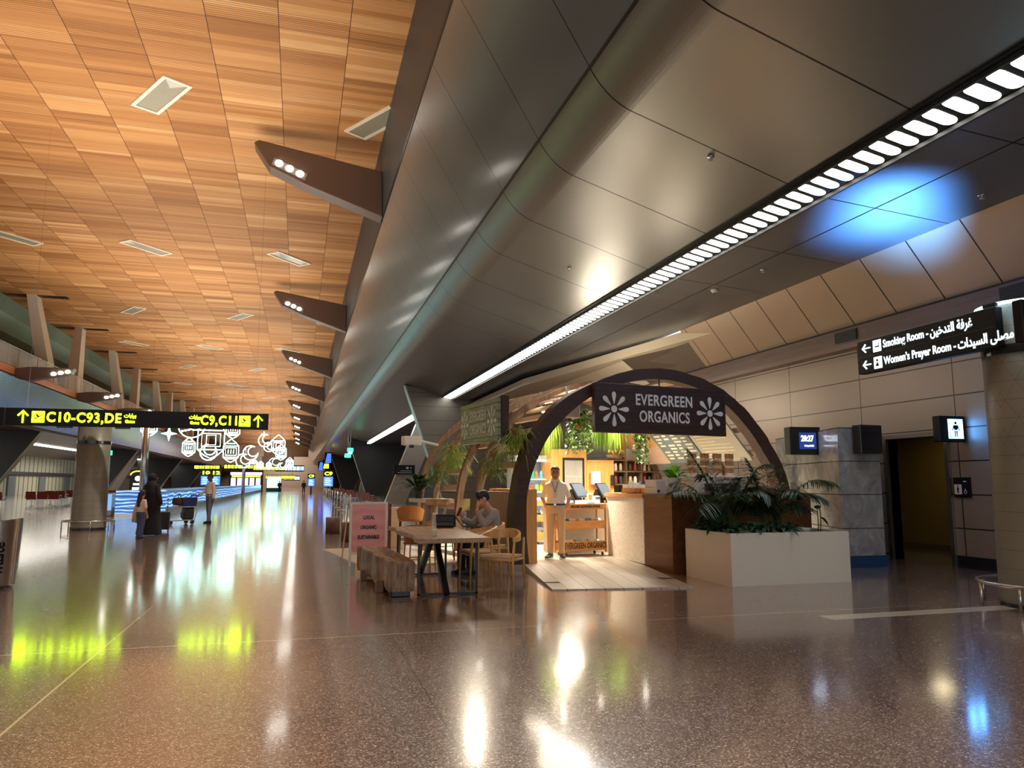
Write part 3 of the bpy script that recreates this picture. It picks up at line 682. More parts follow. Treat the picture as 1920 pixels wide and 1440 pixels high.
# oak cupboard with a black framed glass door
t=kthing('oak_cupboard','tall oak cupboard with black framed glass door behind the attendant','cupboard',3.15,4.0,.08)
mb=MB(); mb.box(-.48,-.16,0,.5,0,2.15); mb.box(.42,.5,0,.5,0,2.15); mb.box(-.16,.42,0,.5,1.95,2.15); mb.box(-.16,.42,0,.5,0,.35); mb.box(-.16,.42,.46,.5,.35,1.95); mb.build('body',OAK,t)
mb=MB(); mb.box(-.16,-.12,-.03,0,.35,1.95); mb.box(.38,.42,-.03,0,.35,1.95); mb.box(-.12,.38,-.03,0,1.9,1.95); mb.box(-.12,.38,-.03,0,.35,.4)
d=mb.build('door',BLACKM,t); MB().box(-.12,.38,-.018,-.012,.4,1.9).build('glass_pane',glassmat('door_glass',(.8,.85,.8),.03,.2),d); MB().box(.385,.40,-.06,-.03,1.0,1.3).build('handle',STEEL,d)
for zz in (.75,1.1,1.5): MB().box(-.12,.38,.02,.45,zz,zz+.02).build('shelf',OAKX,t)
t=kthing('oak_partition','lower oak partition panel right of the tall cupboard','partition',4.0,4.0,.08); MB().box(-.34,.42,0,.12,0,1.86).build('panel',OAK,t); MB().box(-.34,.42,-.01,.13,1.86,1.9).build('cap',OAKX,t)
t=kthing('tissue_dispenser','white tissue dispenser mounted on the oak partition','dispenser',3.86,3.93,1.55); MB().rbox(-.12,.12,-.05,.05,-.16,.16,.02).build('body',WHITEP,t); MB().box(-.06,.06,-.055,-.05,-.15,-.12).build('slot',BLACK,t)
t=kthing('wall_phone','small black wall phone at the right end of the oak partition','phone',4.36,3.95,1.5); MB().rbox(-.05,.05,-.03,.03,-.13,.13,.01).build('body',BLACK,t); MB().rbox(-.045,-.005,-.055,-.03,-.12,.12,.008).build('handset',BLACK,t)
# shelf unit with jars
t=kthing('shelf_unit','dark timber shelf unit with jars behind the till','shelf unit',4.85,4.1,.08)
for zz in (.9,1.3,1.62,1.9): MB().box(-.45,.9,0,.35,zz,zz+.03).build('shelf',HOOPW,t)
for xx in (-.45,0,.45,.87): MB().box(xx,xx+.03,0,.35,.5,1.93).build('upright',HOOPW,t)
MB().box(-.45,.9,.35,.37,.5,1.93).build('back_panel',plain('shelf_back',lin(150,126,96),.6),t)
k=0
for i,zz in enumerate((.93,1.33,1.65)):
    for j in range(9):
        c=(lin(206,186,140),lin(230,226,214),lin(90,66,48),lin(150,60,50),lin(60,70,76),lin(236,200,190))[(i*2+j)%6]
        o=MB().lathe([(.04,0),(.045,.02),(.045,.13),(.035,.16),(.035,.19)],n=10).build('jar',plain('jar_%d'%((i*2+j)%6),c,.3),None,True); o.location=KW(4.48+.145*j,4.24,zz+.08); 
        tag(o,'small jar on the %s shelf of the dark shelf unit behind the till'%['lower','middle','upper'][i],'jar','jars on the dark shelf unit')
t=kthing('fruit_basket','basket heaped with yellow bananas on top of the dark shelf unit','basket',4.62,4.25,2.01)
MB().lathe([(.14,0),(.2,.03),(.22,.12),(.2,.12),(.18,.04)],n=16).build('basket',HOOPW,t,True)
for i in range(9):
    a=random.uniform(0,6.28); mb=MB(); P=[Vector((.1*math.cos(a),.1*math.sin(a),.12))+Vector((math.cos(a)*.14*s,math.sin(a)*.14*s,.10*math.sin(s*2.6))) for s in (0,.35,.7,1.0)]; mb.tube(P,[.012,.026,.026,.01],8); mb.build('banana',plain('banana_yellow',lin(240,206,50),.45),t,True)
t=kthing('blue_poster','blue and white poster standing above the dark shelf unit','poster',5.35,4.35,2.02); MB().box(-.3,.3,0,.02,.28,.62).build('upper_panel',plain('poster_blue',lin(70,150,210),.5),t); MB().box(-.3,.3,0,.02,0,.28).build('lower_panel',plain('poster_white',lin(220,226,226),.5),t)
mb=MB(); 
for j in range(4): mb.box(-.2+.11*j,-.13+.11*j,-.004,0,.36,.48)
mb.build('print',plain('poster_print',lin(200,226,240),.5),t)
# things on the counters
t=kthing('display_tray','oak display tray on the white counter','tray',2.22,-.5,1.255); mb=MB(); mb.box(-.32,.3,-.3,.3,0,.02); mb.box(-.32,.3,-.3,-.28,0,.09); mb.box(-.32,-.3,-.3,.3,0,.09); mb.box(.28,.3,-.3,.3,0,.09); mb.box(-.3,.28,.28,.3,0,.09); mb.build('tray',OAKX,t)
for i in range(16):
    cc=(lin(240,238,230),lin(90,70,90),lin(226,216,190),lin(206,90,90),lin(250,250,246),lin(60,60,64),lin(140,170,190),lin(246,236,210))[i%8]
    u=2.22-.26+.17*(i%4); v=-.74+.16*(i//4)
    b=MB().rbox(-.06,.06,-.025,.025,0,.13+.03*((i*7)%3),.012).build('treat_box',plain('treat_%d'%(i%8),cc,.4)); b.location=KW(u,v,1.28); b.rotation_euler=(0,0,KROT+.3*((i%3)-1)); tag(b,'small packet of treats in the oak display tray','packet','packets in the display tray')
t=kthing('cake_box','white cake display box on the bar counter left of the potted plant','box',2.02,-1.16,1.25); MB().rbox(-.17,.17,-.16,.16,0,.11,.01).build('drawer',WHITEP,t); MB().rbox(-.17,.17,-.16,.16,.115,.24,.01).build('lid',WHITEP,t)
MB().box(-.14,-.10,-.17,-.16,.03,.07).build('latch',BLACK,t)
t=kthing('coffee_machine','white coffee machine under the stacked cups','coffee machine',2.95,-1.3,1.25)
MB().rbox(-.5,.65,-.28,.28,0,.24,.03).build('body',plain('machine_white',lin(216,210,200),.3),t); MB().rbox(-.54,.69,-.3,.3,.27,.31,.01).build('cup_rail',plain('machine_top',lin(236,230,220),.3),t); MB().box(-.3,.45,-.29,-.28,.05,.18).build('front_panel',plain('machine_dark',lin(70,66,62),.3),t)
for (a,b) in ((-.4,-.2),(.55,-.2),(-.4,.2),(.55,.2)): MB().cyl((a,b,.24),(a,b,.27),.02,n=8).build('spacer',STEEL,t)
cup=None; KR=plain('kraft_cup',lin(196,146,96),.6); KWh=plain('paper_cup',lin(238,224,196),.5)
for i in range(8):
    u=2.52+.135*i; lab='tall stack of kraft paper cups on the coffee machine'
    if cup is None:
        cup=kthing('cup_stack',lab,'cup stack',u,-1.38,1.56,'cup stacks on the coffee machine')
        for j in range(9): 
            mb=MB(); z0=j*.042; mb.lathe([(.036,z0),(.048,z0+.034),(.05,z0+.04),(.05,z0+.045),(.036,z0+.045)],n=14); mb.build('cup',KR if j%3 else KWh,cup,True)
    else: dup(cup,KW(u,-1.38+.06*(i%2),1.56),KROT+.4*i)
t=kthing('potted_plant','leafy green plant in a white pot on the bar counter','potted plant',1.93,-1.68,1.25); t.scale=(1.15,1.15,1.35)
MB().lathe([(.085,0),(.11,.19),(.115,.2),(.10,.2),(.095,.17)],n=20).build('pot',plain('white_pot',lin(206,206,200),.4),t,True)
LEAF=plain('leaf_bright',lin(108,178,44),.45,0,.25,14); mb=MB(); random.seed(4)
for i in range(20):
    a=i*2.4; e=random.uniform(.5,1.3); L=random.uniform(.3,.5)
    mb.leaf((.02*math.cos(a),.02*math.sin(a),.17),(math.cos(a)*math.cos(e),math.sin(a)*math.cos(e),math.sin(e)),L,.075,.55,5)
mb.build('foliage',LEAF,t,True)
# menu boards on the right of the vault
MB1=plain('menu_pale',lin(206,196,168),.5); 
def board(v0,v1,m,name,lab,strips,seed):
    lo=Vector((5.5,0,1.9)); hi=Vector((4.4,0,3.1)); d=(hi-lo); L=d.length; d=d/L
    nrm=Vector((-d.z,0,d.x)); nrm=nrm if nrm.x<0 else -nrm
    t=kthing(name,lab,'menu board'); mb=MB()
    P=[lo+Vector((0,v0,0)),lo+Vector((0,v1,0)),hi+Vector((0,v1,0)),hi+Vector((0,v0,0))]
    mb.prism(P,tuple(nrm*-.04)); mb.build('board',m,t)
    random.seed(seed)
    for (s0,s1,y0,y1,cm) in strips:
        q=MB(); 
        def pt(y,s): return lo+d*(s*L)+Vector((0,v1+(v0-v1)*y,0))+nrm*.002
        q.prism([pt(y0,s0),pt(y1,s0),pt(y1,s1),pt(y0,s1)],tuple(nrm*.004)); q.build('print',cm,t)
PW=plain('menu_print_white',lin(244,238,214),.5); PGn=plain('menu_green',lin(176,196,150),.5); POr=plain('menu_orange',lin(222,176,120),.5); PPk=plain('menu_pink',lin(222,196,176),.5); PRd=plain('menu_red',lin(200,110,90),.5)
ms=[]; random.seed(9)
for colm in range(4):
    s=.08
    while s<.9:
        if random.random()<.8: ms.append((s,s+.03,.06+colm*.24,.06+colm*.24+random.uniform(.10,.19),PW))
        s+=.06
board(.35,1.75,plain('menu_grey_light',lin(188,190,180),.5),'menu_board','pale grey menu board nearest the front arch',[(.12+.055*i,.14+.055*i,.1,.5+.3*((i*3)%4>0),PW) for i in range(8)]+[(.62,.64,.1,.8,PW)],2)
board(1.8,3.1,plain('menu_slate',lin(108,124,130),.5),'menu_board','slate grey menu board with white lines of text',ms,3)
board(3.15,4.9,MB1,'menu_board','cream menu board with orange and green bands at the back',[(.0,.33,.0,1,PPk),(.33,.6,.0,1,POr),(.6,.86,.0,1,PGn),(.7,.8,.45,.6,PRd),(.7,.78,.7,.82,PW),(.15,.27,.3,.55,PW),(.4,.5,.6,.8,PW)],4)
# ceiling projector
t=kthing('ceiling_projector','grey ceiling unit with a black dome hanging in the front of the vault','ceiling unit',1.35,.8,2.66)
MB().rbox(-.2,.2,-.16,.16,0,.24,.02).build('body',plain('unit_grey',lin(150,150,146),.45),t); MB().ell((.0,-.02,-.01),.075,.075,.08).build('dome',BLACK,t,True); MB().cyl((0,0,.24),(0,0,.62),.02,n=10).build('stem',STEEL,t)
# spot lamps on a rail
for i,(u,v) in enumerate(((.95,.45),(2.6,1.9),(1.9,3.0),(3.9,2.2))):
    t=kthing('track_spot','small white spot lamp under the vault, %s from the left'%['first','third','second','fourth'][i],'spot lamp',u,v,2.72 if i==0 else 3.1,'spot lamps under the vault')
    MB().cyl((0,0,.02),(.04,-.05,-.1),.035,.045,12).build('head',WHITEP,t,True); MB().ell((.045,-.06,-.115),.035,.035,.015).build('lens',emit('spot_lens',(1,.93,.8),70),t,True); MB().cyl((0,0,0),(0,0,.35),.008,n=6).build('stem',WHITEP,t)
# hanging plants
HG=[plain('trail_%d'%i,c,.55,0,.3,20) for i,c in enumerate((lin(120,150,44),lin(92,122,44),lin(136,176,52),lin(60,96,44)))]
TERRA=plain('terracotta_pot',lin(176,110,66),.6)
def hang(u,v,z,n,L,spread,mi,lab,wide=.10,ivy=False,along=0,seed=0,zup=.0,spiky=False):
    t=kthing('hanging_plant',lab,'hanging plant',u,v,z,'plants hanging in the vault')
    random.seed(seed+int(u*31+v*17+z*7))
    MB().lathe([(.06,0),(.085,.11),(.09,.12),(.075,.12),(.07,.08)],n=14).build('pot',TERRA,t,True)
    mb=MB()
    for k in range(0 if spiky else 3):
        a=2*PI*k/3; mb.cyl((.08*math.cos(a),.08*math.sin(a),.11),(0,0,.5),.004,n=4)
    if not spiky: mb.build('cord',plain('cord_tan',lin(150,110,70),.7),t)
    mb=MB()
    if spiky:
        for i in range(n):
            a=random.uniform(0,2*PI); e=random.uniform(-.5,1.25); y=random.uniform(-along,along); zz=.12-random.random()*L*.7
            mb.leaf((.05*math.cos(a),.05*math.sin(a)+y,zz),(math.cos(a)*math.cos(e),math.sin(a)*math.cos(e),math.sin(e)),spread*random.uniform(.55,1.1),.013,.75,4)
        n=0
    for i in range(n):
        a=random.uniform(0,2*PI); s=random.uniform(.2,1)*spread; l=L*random.uniform(.45,1); y=random.uniform(-along,along)
        b=Vector((.05*math.cos(a),.05*math.sin(a)+y,.12+zup*random.random()))
        p=[b,b+Vector((math.cos(a)*s*.5,math.sin(a)*s*.5,.06+.1*random.random())),b+Vector((math.cos(a)*s*.9,math.sin(a)*s*.9,-l*.35)),b+Vector((math.cos(a)*s,math.sin(a)*s,-l))]
        if ivy:
            for j in range(7):
                f=j/6*2.999; i0=int(f); c=p[i0].lerp(p[i0+1],f-i0); an=random.uniform(0,6.28); mb.leaf(c,(math.cos(an),math.sin(an),-.5),.08,.06,.3,2)
        else:
            w=Vector((-math.sin(a),math.cos(a),0))*random.uniform(.005,.010); mb.add([p[0]-w*.5,p[0]+w*.5,p[1]-w,p[1]+w,p[2]-w,p[2]+w,p[3]],[(0,1,3,2),(2,3,5,4),(4,5,6)])
    mb.build('foliage',HG[mi],t)
hang(1.55,1.95,2.5,260,.75,.22,0,'long trailing light green plant hanging just right of the arch leg',along=.12)
hang(2.25,1.95,2.55,70,.6,.25,1,'ivy in a terracotta pot hanging left of the dark plank sign',ivy=True)
hang(2.45,2.2,2.75,50,.5,.22,3,'small leafy plant hanging beside the left edge of the plank sign',ivy=True)
hang(3.05,2.1,2.55,330,.62,.28,2,'wide bright grassy plant hanging below the plank sign',along=.25)
hang(4.0,2.2,2.5,60,.75,.14,3,'narrow dark ivy hanging in front of the cream menu board',ivy=True)
hang(3.7,2.0,2.6,24,.35,.2,1,'small ivy hanging under the middle of the plank sign',ivy=True)
hang(.08,.42,2.28,420,.45,.42,0,'large grassy plant spilling over the vault right of the side sign',along=.36,spiky=True)
hang(-.12,.95,1.9,260,.6,.32,1,'grassy plant trailing below the side sign',along=.25,spiky=True)
hang(-.05,3.25,2.1,360,.6,.42,0,'grassy plant spilling over the vault left of the side sign',along=.42,spiky=True)
hang(-.22,3.75,1.72,180,.4,.34,1,'darker grassy plant low on the far left of the vault',along=.3,spiky=True)
# lamp poles of the projector on the left of the vault
t=kthing('wall_projector','white boxy projector on an arm at the far left of the vault','projector',-.72,4.1,2.25); MB().rbox(-.2,.2,-.12,.12,0,.2,.02).build('body',WHITEP,t); MB().cyl((.2,0,.1),(.62,0,.02),.03,n=8).build('arm',WHITEP,t); MB().cyl((-.03,-.12,.0),(-.03,-.12,-.06),.05,n=10).build('lens',BLACK,t)
# ================================================ people
V=Vector
def fuse(mb,name,mat,parent=None,vox=.008,sm=4):
    me=bpy.data.meshes.new('tmp'); me.from_pydata(mb.v,[],mb.f); me.update()
    o=bpy.data.objects.new('tmp',me); COL.objects.link(o)
    r=o.modifiers.new('r','REMESH'); r.mode='VOXEL'; r.voxel_size=vox
    s=o.modifiers.new('s','SMOOTH'); s.factor=.5; s.iterations=sm
    bpy.context.view_layer.update()
    m2=bpy.data.meshes.new_from_object(o.evaluated_get(bpy.context.evaluated_depsgraph_get()))
    bpy.data.objects.remove(o); bpy.data.meshes.remove(me)
    m2.materials.clear(); m2.materials.append(mat); m2.name=name
    m2.polygons.foreach_set('use_smooth',[True]*len(m2.polygons))
    q=bpy.data.objects.new(name,m2); COL.objects.link(q)
    if parent: q.parent=parent
    return q
def limb(mb,pts,rad,n=12):
    P=[];Rr=[]
    for i in range(len(pts)-1):
        a,b=V(pts[i]),V(pts[i+1])
        for k in range(4): P.append(a.lerp(b,k/4)); Rr.append(rad[i]*(1-k/4)+rad[i+1]*k/4)
    P.append(V(pts[-1])); Rr.append(rad[-1]); mb.tube(P,Rr,n)
    for p,r in zip(pts,rad): mb.ell(p,r,r,r,10,7)
def hand(mb,w,d,nrm,th,curl=.35,s=1.0):
    "w wrist, d towards the fingers, nrm out of the palm, th thumb side"
    w,d,nrm,th=V(w),V(d).normalized(),V(nrm).normalized(),V(th).normalized()
    mb.loft([(w,th*.024*s,nrm*.018*s),(w+d*.03*s,th*.036*s,nrm*.016*s),(w+d*.07*s,th*.042*s,nrm*.014*s),(w+d*.09*s,th*.040*s,nrm*.012*s)],12)
    for k,(o,L) in enumerate(((.031,.070),(.011,.080),(-.010,.074),(-.029,.058))):
        p=w+d*.085*s+th*o*s; a=0; P=[p-d*.015*s]
        for j,f in enumerate((.45,.32,.23)):
            a+=curl*(.8+.25*j); p=p+(d*math.cos(a)+nrm*math.sin(a))*L*f*s; P.append(p)
        mb.tube(P,[.0095*s,.0095*s,.0085*s,.007*s],8); mb.ell(P[-1],.007*s,.007*s,.007*s,8,6)
    p=w+d*.03*s+th*.028*s; e=(th*.8+d*.6+nrm*.25).normalized(); P=[p-th*.01*s,p+e*.03*s,p+e*.055*s+nrm*.006*s,p+(e*.5+d*.5).normalized()*.078*s+nrm*.012*s]
    mb.tube(P,[.013*s,.012*s,.010*s,.008*s],8); mb.ell(P[-1],.008*s,.008*s,.008*s,8,6)
def head(mb,c,F,s=1.0):
    "c centre of the skull, F 3x3 matrix (columns right,back,up)"
    F=F; c=V(c)
    def P(x,y,z): return c+F@V((x*s,y*s,z*s))
    secs=[]
    for z,w,f,b in ((-.118,.022,-.072,-.03),(-.108,.042,-.086,-.005),(-.085,.056,-.093,.03),(-.05,.066,-.094,.065),(-.02,.071,-.092,.08),(.02,.074,-.092,.09),(.055,.074,-.09,.092),(.085,.066,-.074,.082),(.108,.045,-.045,.06),(.120,.02,-.015,.03)):
        secs.append((P(0,(f+b)/2,z),F@V((w*s,0,0)),F@V((0,(b-f)/2*s,0))))
    mb.loft(secs,20)
    mb.loft([(P(0,-.090,.012),F@V((.008*s,0,0)),F@V((0,.008*s,0))),(P(0,-.103,-.018),F@V((.013*s,0,0)),F@V((0,.014*s,0))),(P(0,-.106,-.034),F@V((.018*s,0,0)),F@V((0,.016*s,0))),(P(0,-.094,-.045),F@V((.012*s,0,0)),F@V((0,.010*s,0)))],10)
    for sx in (-1,1):
        mb.ell(P(sx*.031,-.087,.022),.021*s,.012*s,.007*s,10,6)
        mb.ell(P(sx*.074,.012,-.012),.011*s,.02*s,.032*s,10,7)
        mb.ell(P(sx*.043,-.072,-.03),.022*s,.016*s,.018*s,10,6)
    mb.ell(P(0,-.092,-.066),.024*s,.010*s,.007*s,10,6); mb.ell(P(0,-.090,-.078),.020*s,.010*s,.007*s,10,6); mb.ell(P(0,-.084,-.102),.02*s,.014*s,.014*s,10,6)
def hair(mb,c,F,s=1.0,front=.045,extra=.012,back=-.05):
    c=V(c)
    def P(x,y,z): return c+F@V((x*s,y*s,z*s))
    secs=[]
    for z,w,f,b in ((back,.066,.0,.088),(-.01,.076,.01,.102),(.03,.080,-.0,.106),(.055,.081,-.07,.106),(.085,.076,-.094,.098),(.112,.058,-.07,.078),(.130,.03,-.03,.04)):
        secs.append((P(0,(f+b)/2,z),F@V(((w+extra*.2)*s,0,0)),F@V((0,((b-f)/2+extra*.2)*s,0))))
    mb.loft(secs,20)
def face_parts(t,c,F,s,mat_eye,mat_brow,mat_lip=None):
    c=V(c)
    def P(x,y,z): return c+F@V((x*s,y*s,z*s))
    mb=MB()
    for sx in (-1,1): mb.ell(P(sx*.031,-.0895,.004),.0125*s,.007*s,.006*s,10,6)
    mb.build('eyes',mat_eye,t,True)
    mb=MB()
    for sx in (-1,1): mb.tube([P(sx*.016,-.097,.026),P(sx*.033,-.099,.031),P(sx*.05,-.088,.026)],[.004*s,.005*s,.003*s],6)
    mb.build('eyebrows',mat_brow,t,True)
    if mat_lip:
        mb=MB(); mb.ell(P(0,-.098,-.070),.024*s,.007*s,.008*s,10,6); mb.build('lips',mat_lip,t,True)
def frame_rot(yaw=0,pitch=0,roll=0): return Matrix.Rotation(yaw,3,'Z')@Matrix.Rotation(pitch,3,'X')@Matrix.Rotation(roll,3,'Y')
def torso(mb,pel,chest,neckb,side,g=0.0,shw=.205,bel=.0,hipw=.165):
    "pelvis centre, chest centre, base of neck; side: unit vector across the shoulders"
    pel,chest,neckb,side=V(pel),V(chest),V(neckb),V(side)
    up1=(chest-pel).normalized(); f=side.cross(up1).normalized()
    f=f if f.length>0 else V((0,-1,0))
    S_=[(pel-up1*.09,hipw-.03,.09),(pel-up1*.03,hipw,.112+bel*.4),(pel+up1*.06,hipw-.008,.108+bel),(pel.lerp(chest,.5),hipw-.018,.104+bel),(chest-up1*.03,.160,.112),(chest+up1*.05,.172,.112)]
    secs=[(c,side*(a+g),f*(b+g)) for c,a,b in S_]
    up2=(neckb-chest).normalized()
    secs+=[(chest.lerp(neckb,.62),side*(shw*.86+g),f*(.090+g)),(chest.lerp(neckb,.82),side*(shw*.66+g),f*(.070+g)),(neckb,side*(.075+g),f*(.062+g))]
    mb.loft(secs,20)
SHOEK=plain('black_trainer',(.012,.012,.013),.5); SOLE=plain('white_sole',lin(226,226,224),.5)
def shoe(t,ank,d,s=1.0,mat=None,sole=None,sw=True):
    ank=V(ank); d=V(d); d.z=0; d.normalize(); sd=V((-d.y,d.x,0)); z0=ank.z-.09*s
    def Q(a,b,c): return V((ank.x,ank.y,z0))+d*a*s+sd*b*s+V((0,0,c*s))
    secs=[]
    for a,w,h in ((-.075,.028,.05),(-.06,.038,.085),(-.02,.042,.10),(.03,.043,.085),(.08,.046,.065),(.13,.045,.05),(.165,.034,.04),(.185,.015,.03)):
        secs.append((Q(a,0,.022+h*.5),sd*w*s,V((0,0,h*.5*s))))
    mb=MB(); mb.loft(secs,14); o=mb.build('shoe',mat or SHOEK,t,True)
    mb=MB(); P=[Q(a,b,0) for a,b in ((-.08,-.03),(-.08,.03),(-.02,.044),(.08,.05),(.15,.042),(.188,.014),(.188,-.014),(.15,-.042),(.08,-.05),(-.02,-.044))]
    mb.prism(P,(0,0,.030*s)); m=mb.build('sole',sole or SOLE,o)
    return o
def skin(n,r,g,b): return plain(n,lin(r,g,b),.5,0,.06,8)
def person(name,label,loc,rz,skinm):
    return None
# --- the kiosk attendant: cream polo, belt, beige trousers, hands behind the back
def attendant():
    s=.965; sk=skin('skin_warm_brown',176,124,90)
    F=frame_rot(R(6),R(-4))
    mb=MB(); hc=(0,-.03,1.585)
    head(mb,hc,F,1.06); limb(mb,[(0,.015,1.40),(0,-.005,1.51)],[.060,.056])
    torso(mb,(0,0,.98),(0,.01,1.27),(0,.012,1.45),(1,0,0),-.01,.2)
    for sx in (-1,1):
        limb(mb,[(sx*.165,.01,1.36),(sx*.258,.055,1.13),(sx*.20,.135,.97)],[.046,.038,.029])
        hand(mb,(sx*.19,.145,.95),(-sx*.75,.25,-.6),(0,1,.2),(-sx*.3,-.2,.9),.4)
        limb(mb,[(sx*.092,0,.93),(sx*.10,-.01,.51),(sx*.105,.02,.10)],[.075,.052,.036])
    body=fuse(mb,'person',sk,None,.0065,3)
    body.location=KW(.88,.41,.08); body.rotation_euler=(0,0,R(-24)); body.scale=(s,s,s)
    tag(body,'person in cream polo shirt and beige trousers standing under the arch, hands behind back','person'); t=body
    poly=plain('polo_cream',lin(228,218,196),.7,0,.05,20); trou=plain('trouser_beige',lin(196,166,126),.75,0,.08,14)
    mb=MB(); torso(mb,(0,0,1.03),(0,.01,1.27),(0,.012,1.452),(1,0,0),.014,.205,.012)
    for sx in (-1,1): limb(mb,[(sx*.158,.01,1.352),(sx*.202,.03,1.26),(sx*.238,.05,1.16)],[.056,.050,.049])
    fuse(mb,'shirt',poly,t,.0075,4)
    mb=MB(); mb.loft([((0,-.035,1.505),V((.062,0,0)),V((0,.055,0))),((0,-.02,1.455),V((.098,0,0)),V((0,.082,.03)))],18); 
    for sx in (-1,1): mb.prism([(sx*.01,-.085,1.44),(sx*.055,-.075,1.475),(sx*.085,-.06,1.45),(sx*.05,-.105,1.395)],(0,-.008,0))
    mb.build('collar',poly,t)
    mb=MB(); mb.loft([((0,0,1.0),V((.176,0,0)),V((0,.128,0))),((0,0,.93),V((.182,0,0)),V((0,.134,0))),((0,0,.84),V((.175,0,0)),V((0,.115,0)))],18)
    for sx in (-1,1): limb(mb,[(sx*.092,0,.90),(sx*.10,-.012,.52),(sx*.105,.012,.13)],[.094,.074,.058])
    fuse(mb,'trousers',trou,t,.008,4)
    mb=MB(); mb.tube([(.176*math.cos(a)*1.02,.128*math.sin(a)*1.03,1.005) for a in [2*PI*k/28 for k in range(28)]],.017,8,closed=True); b=mb.build('belt',BLACK,t); MB().box(-.022,.022,-.155,-.14,.985,1.025).build('buckle',STEEL,b)
    mb=MB(); hair(mb,hc,F,1.06); fuse(mb,'hair',plain('hair_brown',lin(58,34,24),.6,0,.2,40),t,.007,3)
    face_parts(t,hc,F,1.06,plain('eye_dark',(.01,.01,.012),.2),plain('brow_dark',lin(40,24,18),.7),plain('lip_brown',lin(128,74,60),.5))
    mb=MB()
    for sx in (-1,1):
        c=V(hc)+F@V((sx*.034,-.112,.003)); mb.tube([c+F@V((.022*math.cos(a),0,.017*math.sin(a))) for a in [2*PI*k/14 for k in range(14)]],.0022,5,closed=True)
        mb.tube([V(hc)+F@V((sx*.056,-.110,.006)),V(hc)+F@V((sx*.083,.01,.004))],.0022,5)
    mb.build('glasses',BLACKM,t)
    LAN=plain('lanyard_brown',lin(92,70,54),.6); mb=MB()
    for sx in (-1,1): mb.tube([(sx*.06,-.05,1.46),(sx*.05,-.118,1.40),(sx*.02,-.135,1.30),(0,-.142,1.23)],.005,6)
    l=mb.build('lanyard',LAN,t); MB().box(-.026,.026,-.150,-.142,1.13,1.215).build('badge',plain('badge_grey',lin(190,180,160),.4),l)
    for sx in (-1,1): shoe(t,(sx*.11,.01,.09),(sx*.35-.05,-1,0))
attendant()
# --- seated man with a phone
def sitter():
    sk=skin('skin_tan',206,150,116); F=frame_rot(R(-6),R(20),R(6))
    mb=MB(); hc=(0,-.10,1.185)
    head(mb,hc,F); limb(mb,[(0,.03,1.00),(0,-.05,1.10)],[.058,.054])
    torso(mb,(0,.06,.52),(0,.05,.84),(0,.03,1.03),(1,0,0),-.01,.2)
    # left arm raised to the face, right arm forward with the phone
    limb(mb,[(.185,.03,.96),(.215,-.21,.775),(.055,-.235,1.00)],[.047,.040,.030]); hand(mb,(.05,-.232,1.01),(-.15,.25,.9),(0,1,-.1),(-.8,0,.4),.55)
    limb(mb,[(-.185,.03,.96),(-.235,-.16,.76),(-.13,-.40,.86)],[.047,.040,.030]); hand(mb,(-.128,-.405,.868),(.12,-.35,.9),(.3,.8,.3),(.85,.2,.1),.75)
    for sx in (-1,1): limb(mb,[(sx*.095,.04,.49),(sx*.13,-.41,.50),(sx*.14,-.40,.10)],[.08,.056,.04])
    t=fuse(mb,'person',sk,None,.0065,3); t.location=(2.98,11.95,0); t.rotation_euler=(0,0,R(-74)); tag(t,'person in grey sweater seated at the timber table looking at a phone','person')
    sw=plain('sweater_grey',lin(150,142,138),.85,0,.07,24)
    mb=MB(); torso(mb,(0,.06,.56),(0,.05,.84),(0,.03,1.025),(1,0,0),.022,.215,.02)
    limb(mb,[(.182,.03,.955),(.218,-.205,.775),(.075,-.233,.965)],[.068,.062,.046]); limb(mb,[(-.182,.03,.955),(-.238,-.16,.765),(-.145,-.375,.85)],[.068,.062,.046]); fuse(mb,'sweater',sw,t,.008,4)
    mb=MB(); mb.loft([((0,.06,.60),V((.178,0,0)),V((0,.14,0))),((0,.05,.5),V((.19,0,0)),V((0,.15,0))),((0,.03,.44),V((.17,0,0)),V((0,.12,0)))],18)
    for sx in (-1,1): limb(mb,[(sx*.095,.03,.49),(sx*.13,-.41,.505),(sx*.14,-.40,.12)],[.096,.076,.06])
    fuse(mb,'trousers',plain('trouser_black',(.014,.014,.017),.8),t,.008,4)
    mb=MB(); hair(mb,hc,F,1.03,extra=.05,back=-.04); c=V(hc)
    random.seed(3)
    for k in range(26):
        a=random.uniform(-1.6,1.6); mb.ell(c+F@V((.07*math.sin(a),-.075*math.cos(a)-.012,.062+random.uniform(-.025,.06))),.020,.020,.034,8,6)
    fuse(mb,'hair',plain('hair_black',(.010,.009,.010),.5,0,.3,40),t,.0075,2)
    face_parts(t,hc,F,1,plain('eye_dark',(.01,.01,.012),.2),plain('hair_black',(.01,.009,.01),.5),plain('lip_rose',lin(176,100,88),.5))
    for sx in (-1,1): shoe(t,(sx*.14,-.40,.09),(0,-1,0),1,SHOEK,BLACK)
    p=thing('phone','dark smartphone held by the seated person','phone',(2.98,11.95,0),R(-74)); mb=MB(); M=frame_rot(R(10),R(-28))
    mb.obox((-.10,-.475,.975),.075,.009,.15,M); mb.build('body',BLACK,p,bevel=.003); mb=MB(); mb.obox(V((-.10,-.475,.975))+M@V((0,.0052,0)),.066,.001,.136,M); mb.build('screen',emit('phone_glow',(.5,.6,.75),.25),p)
sitter()
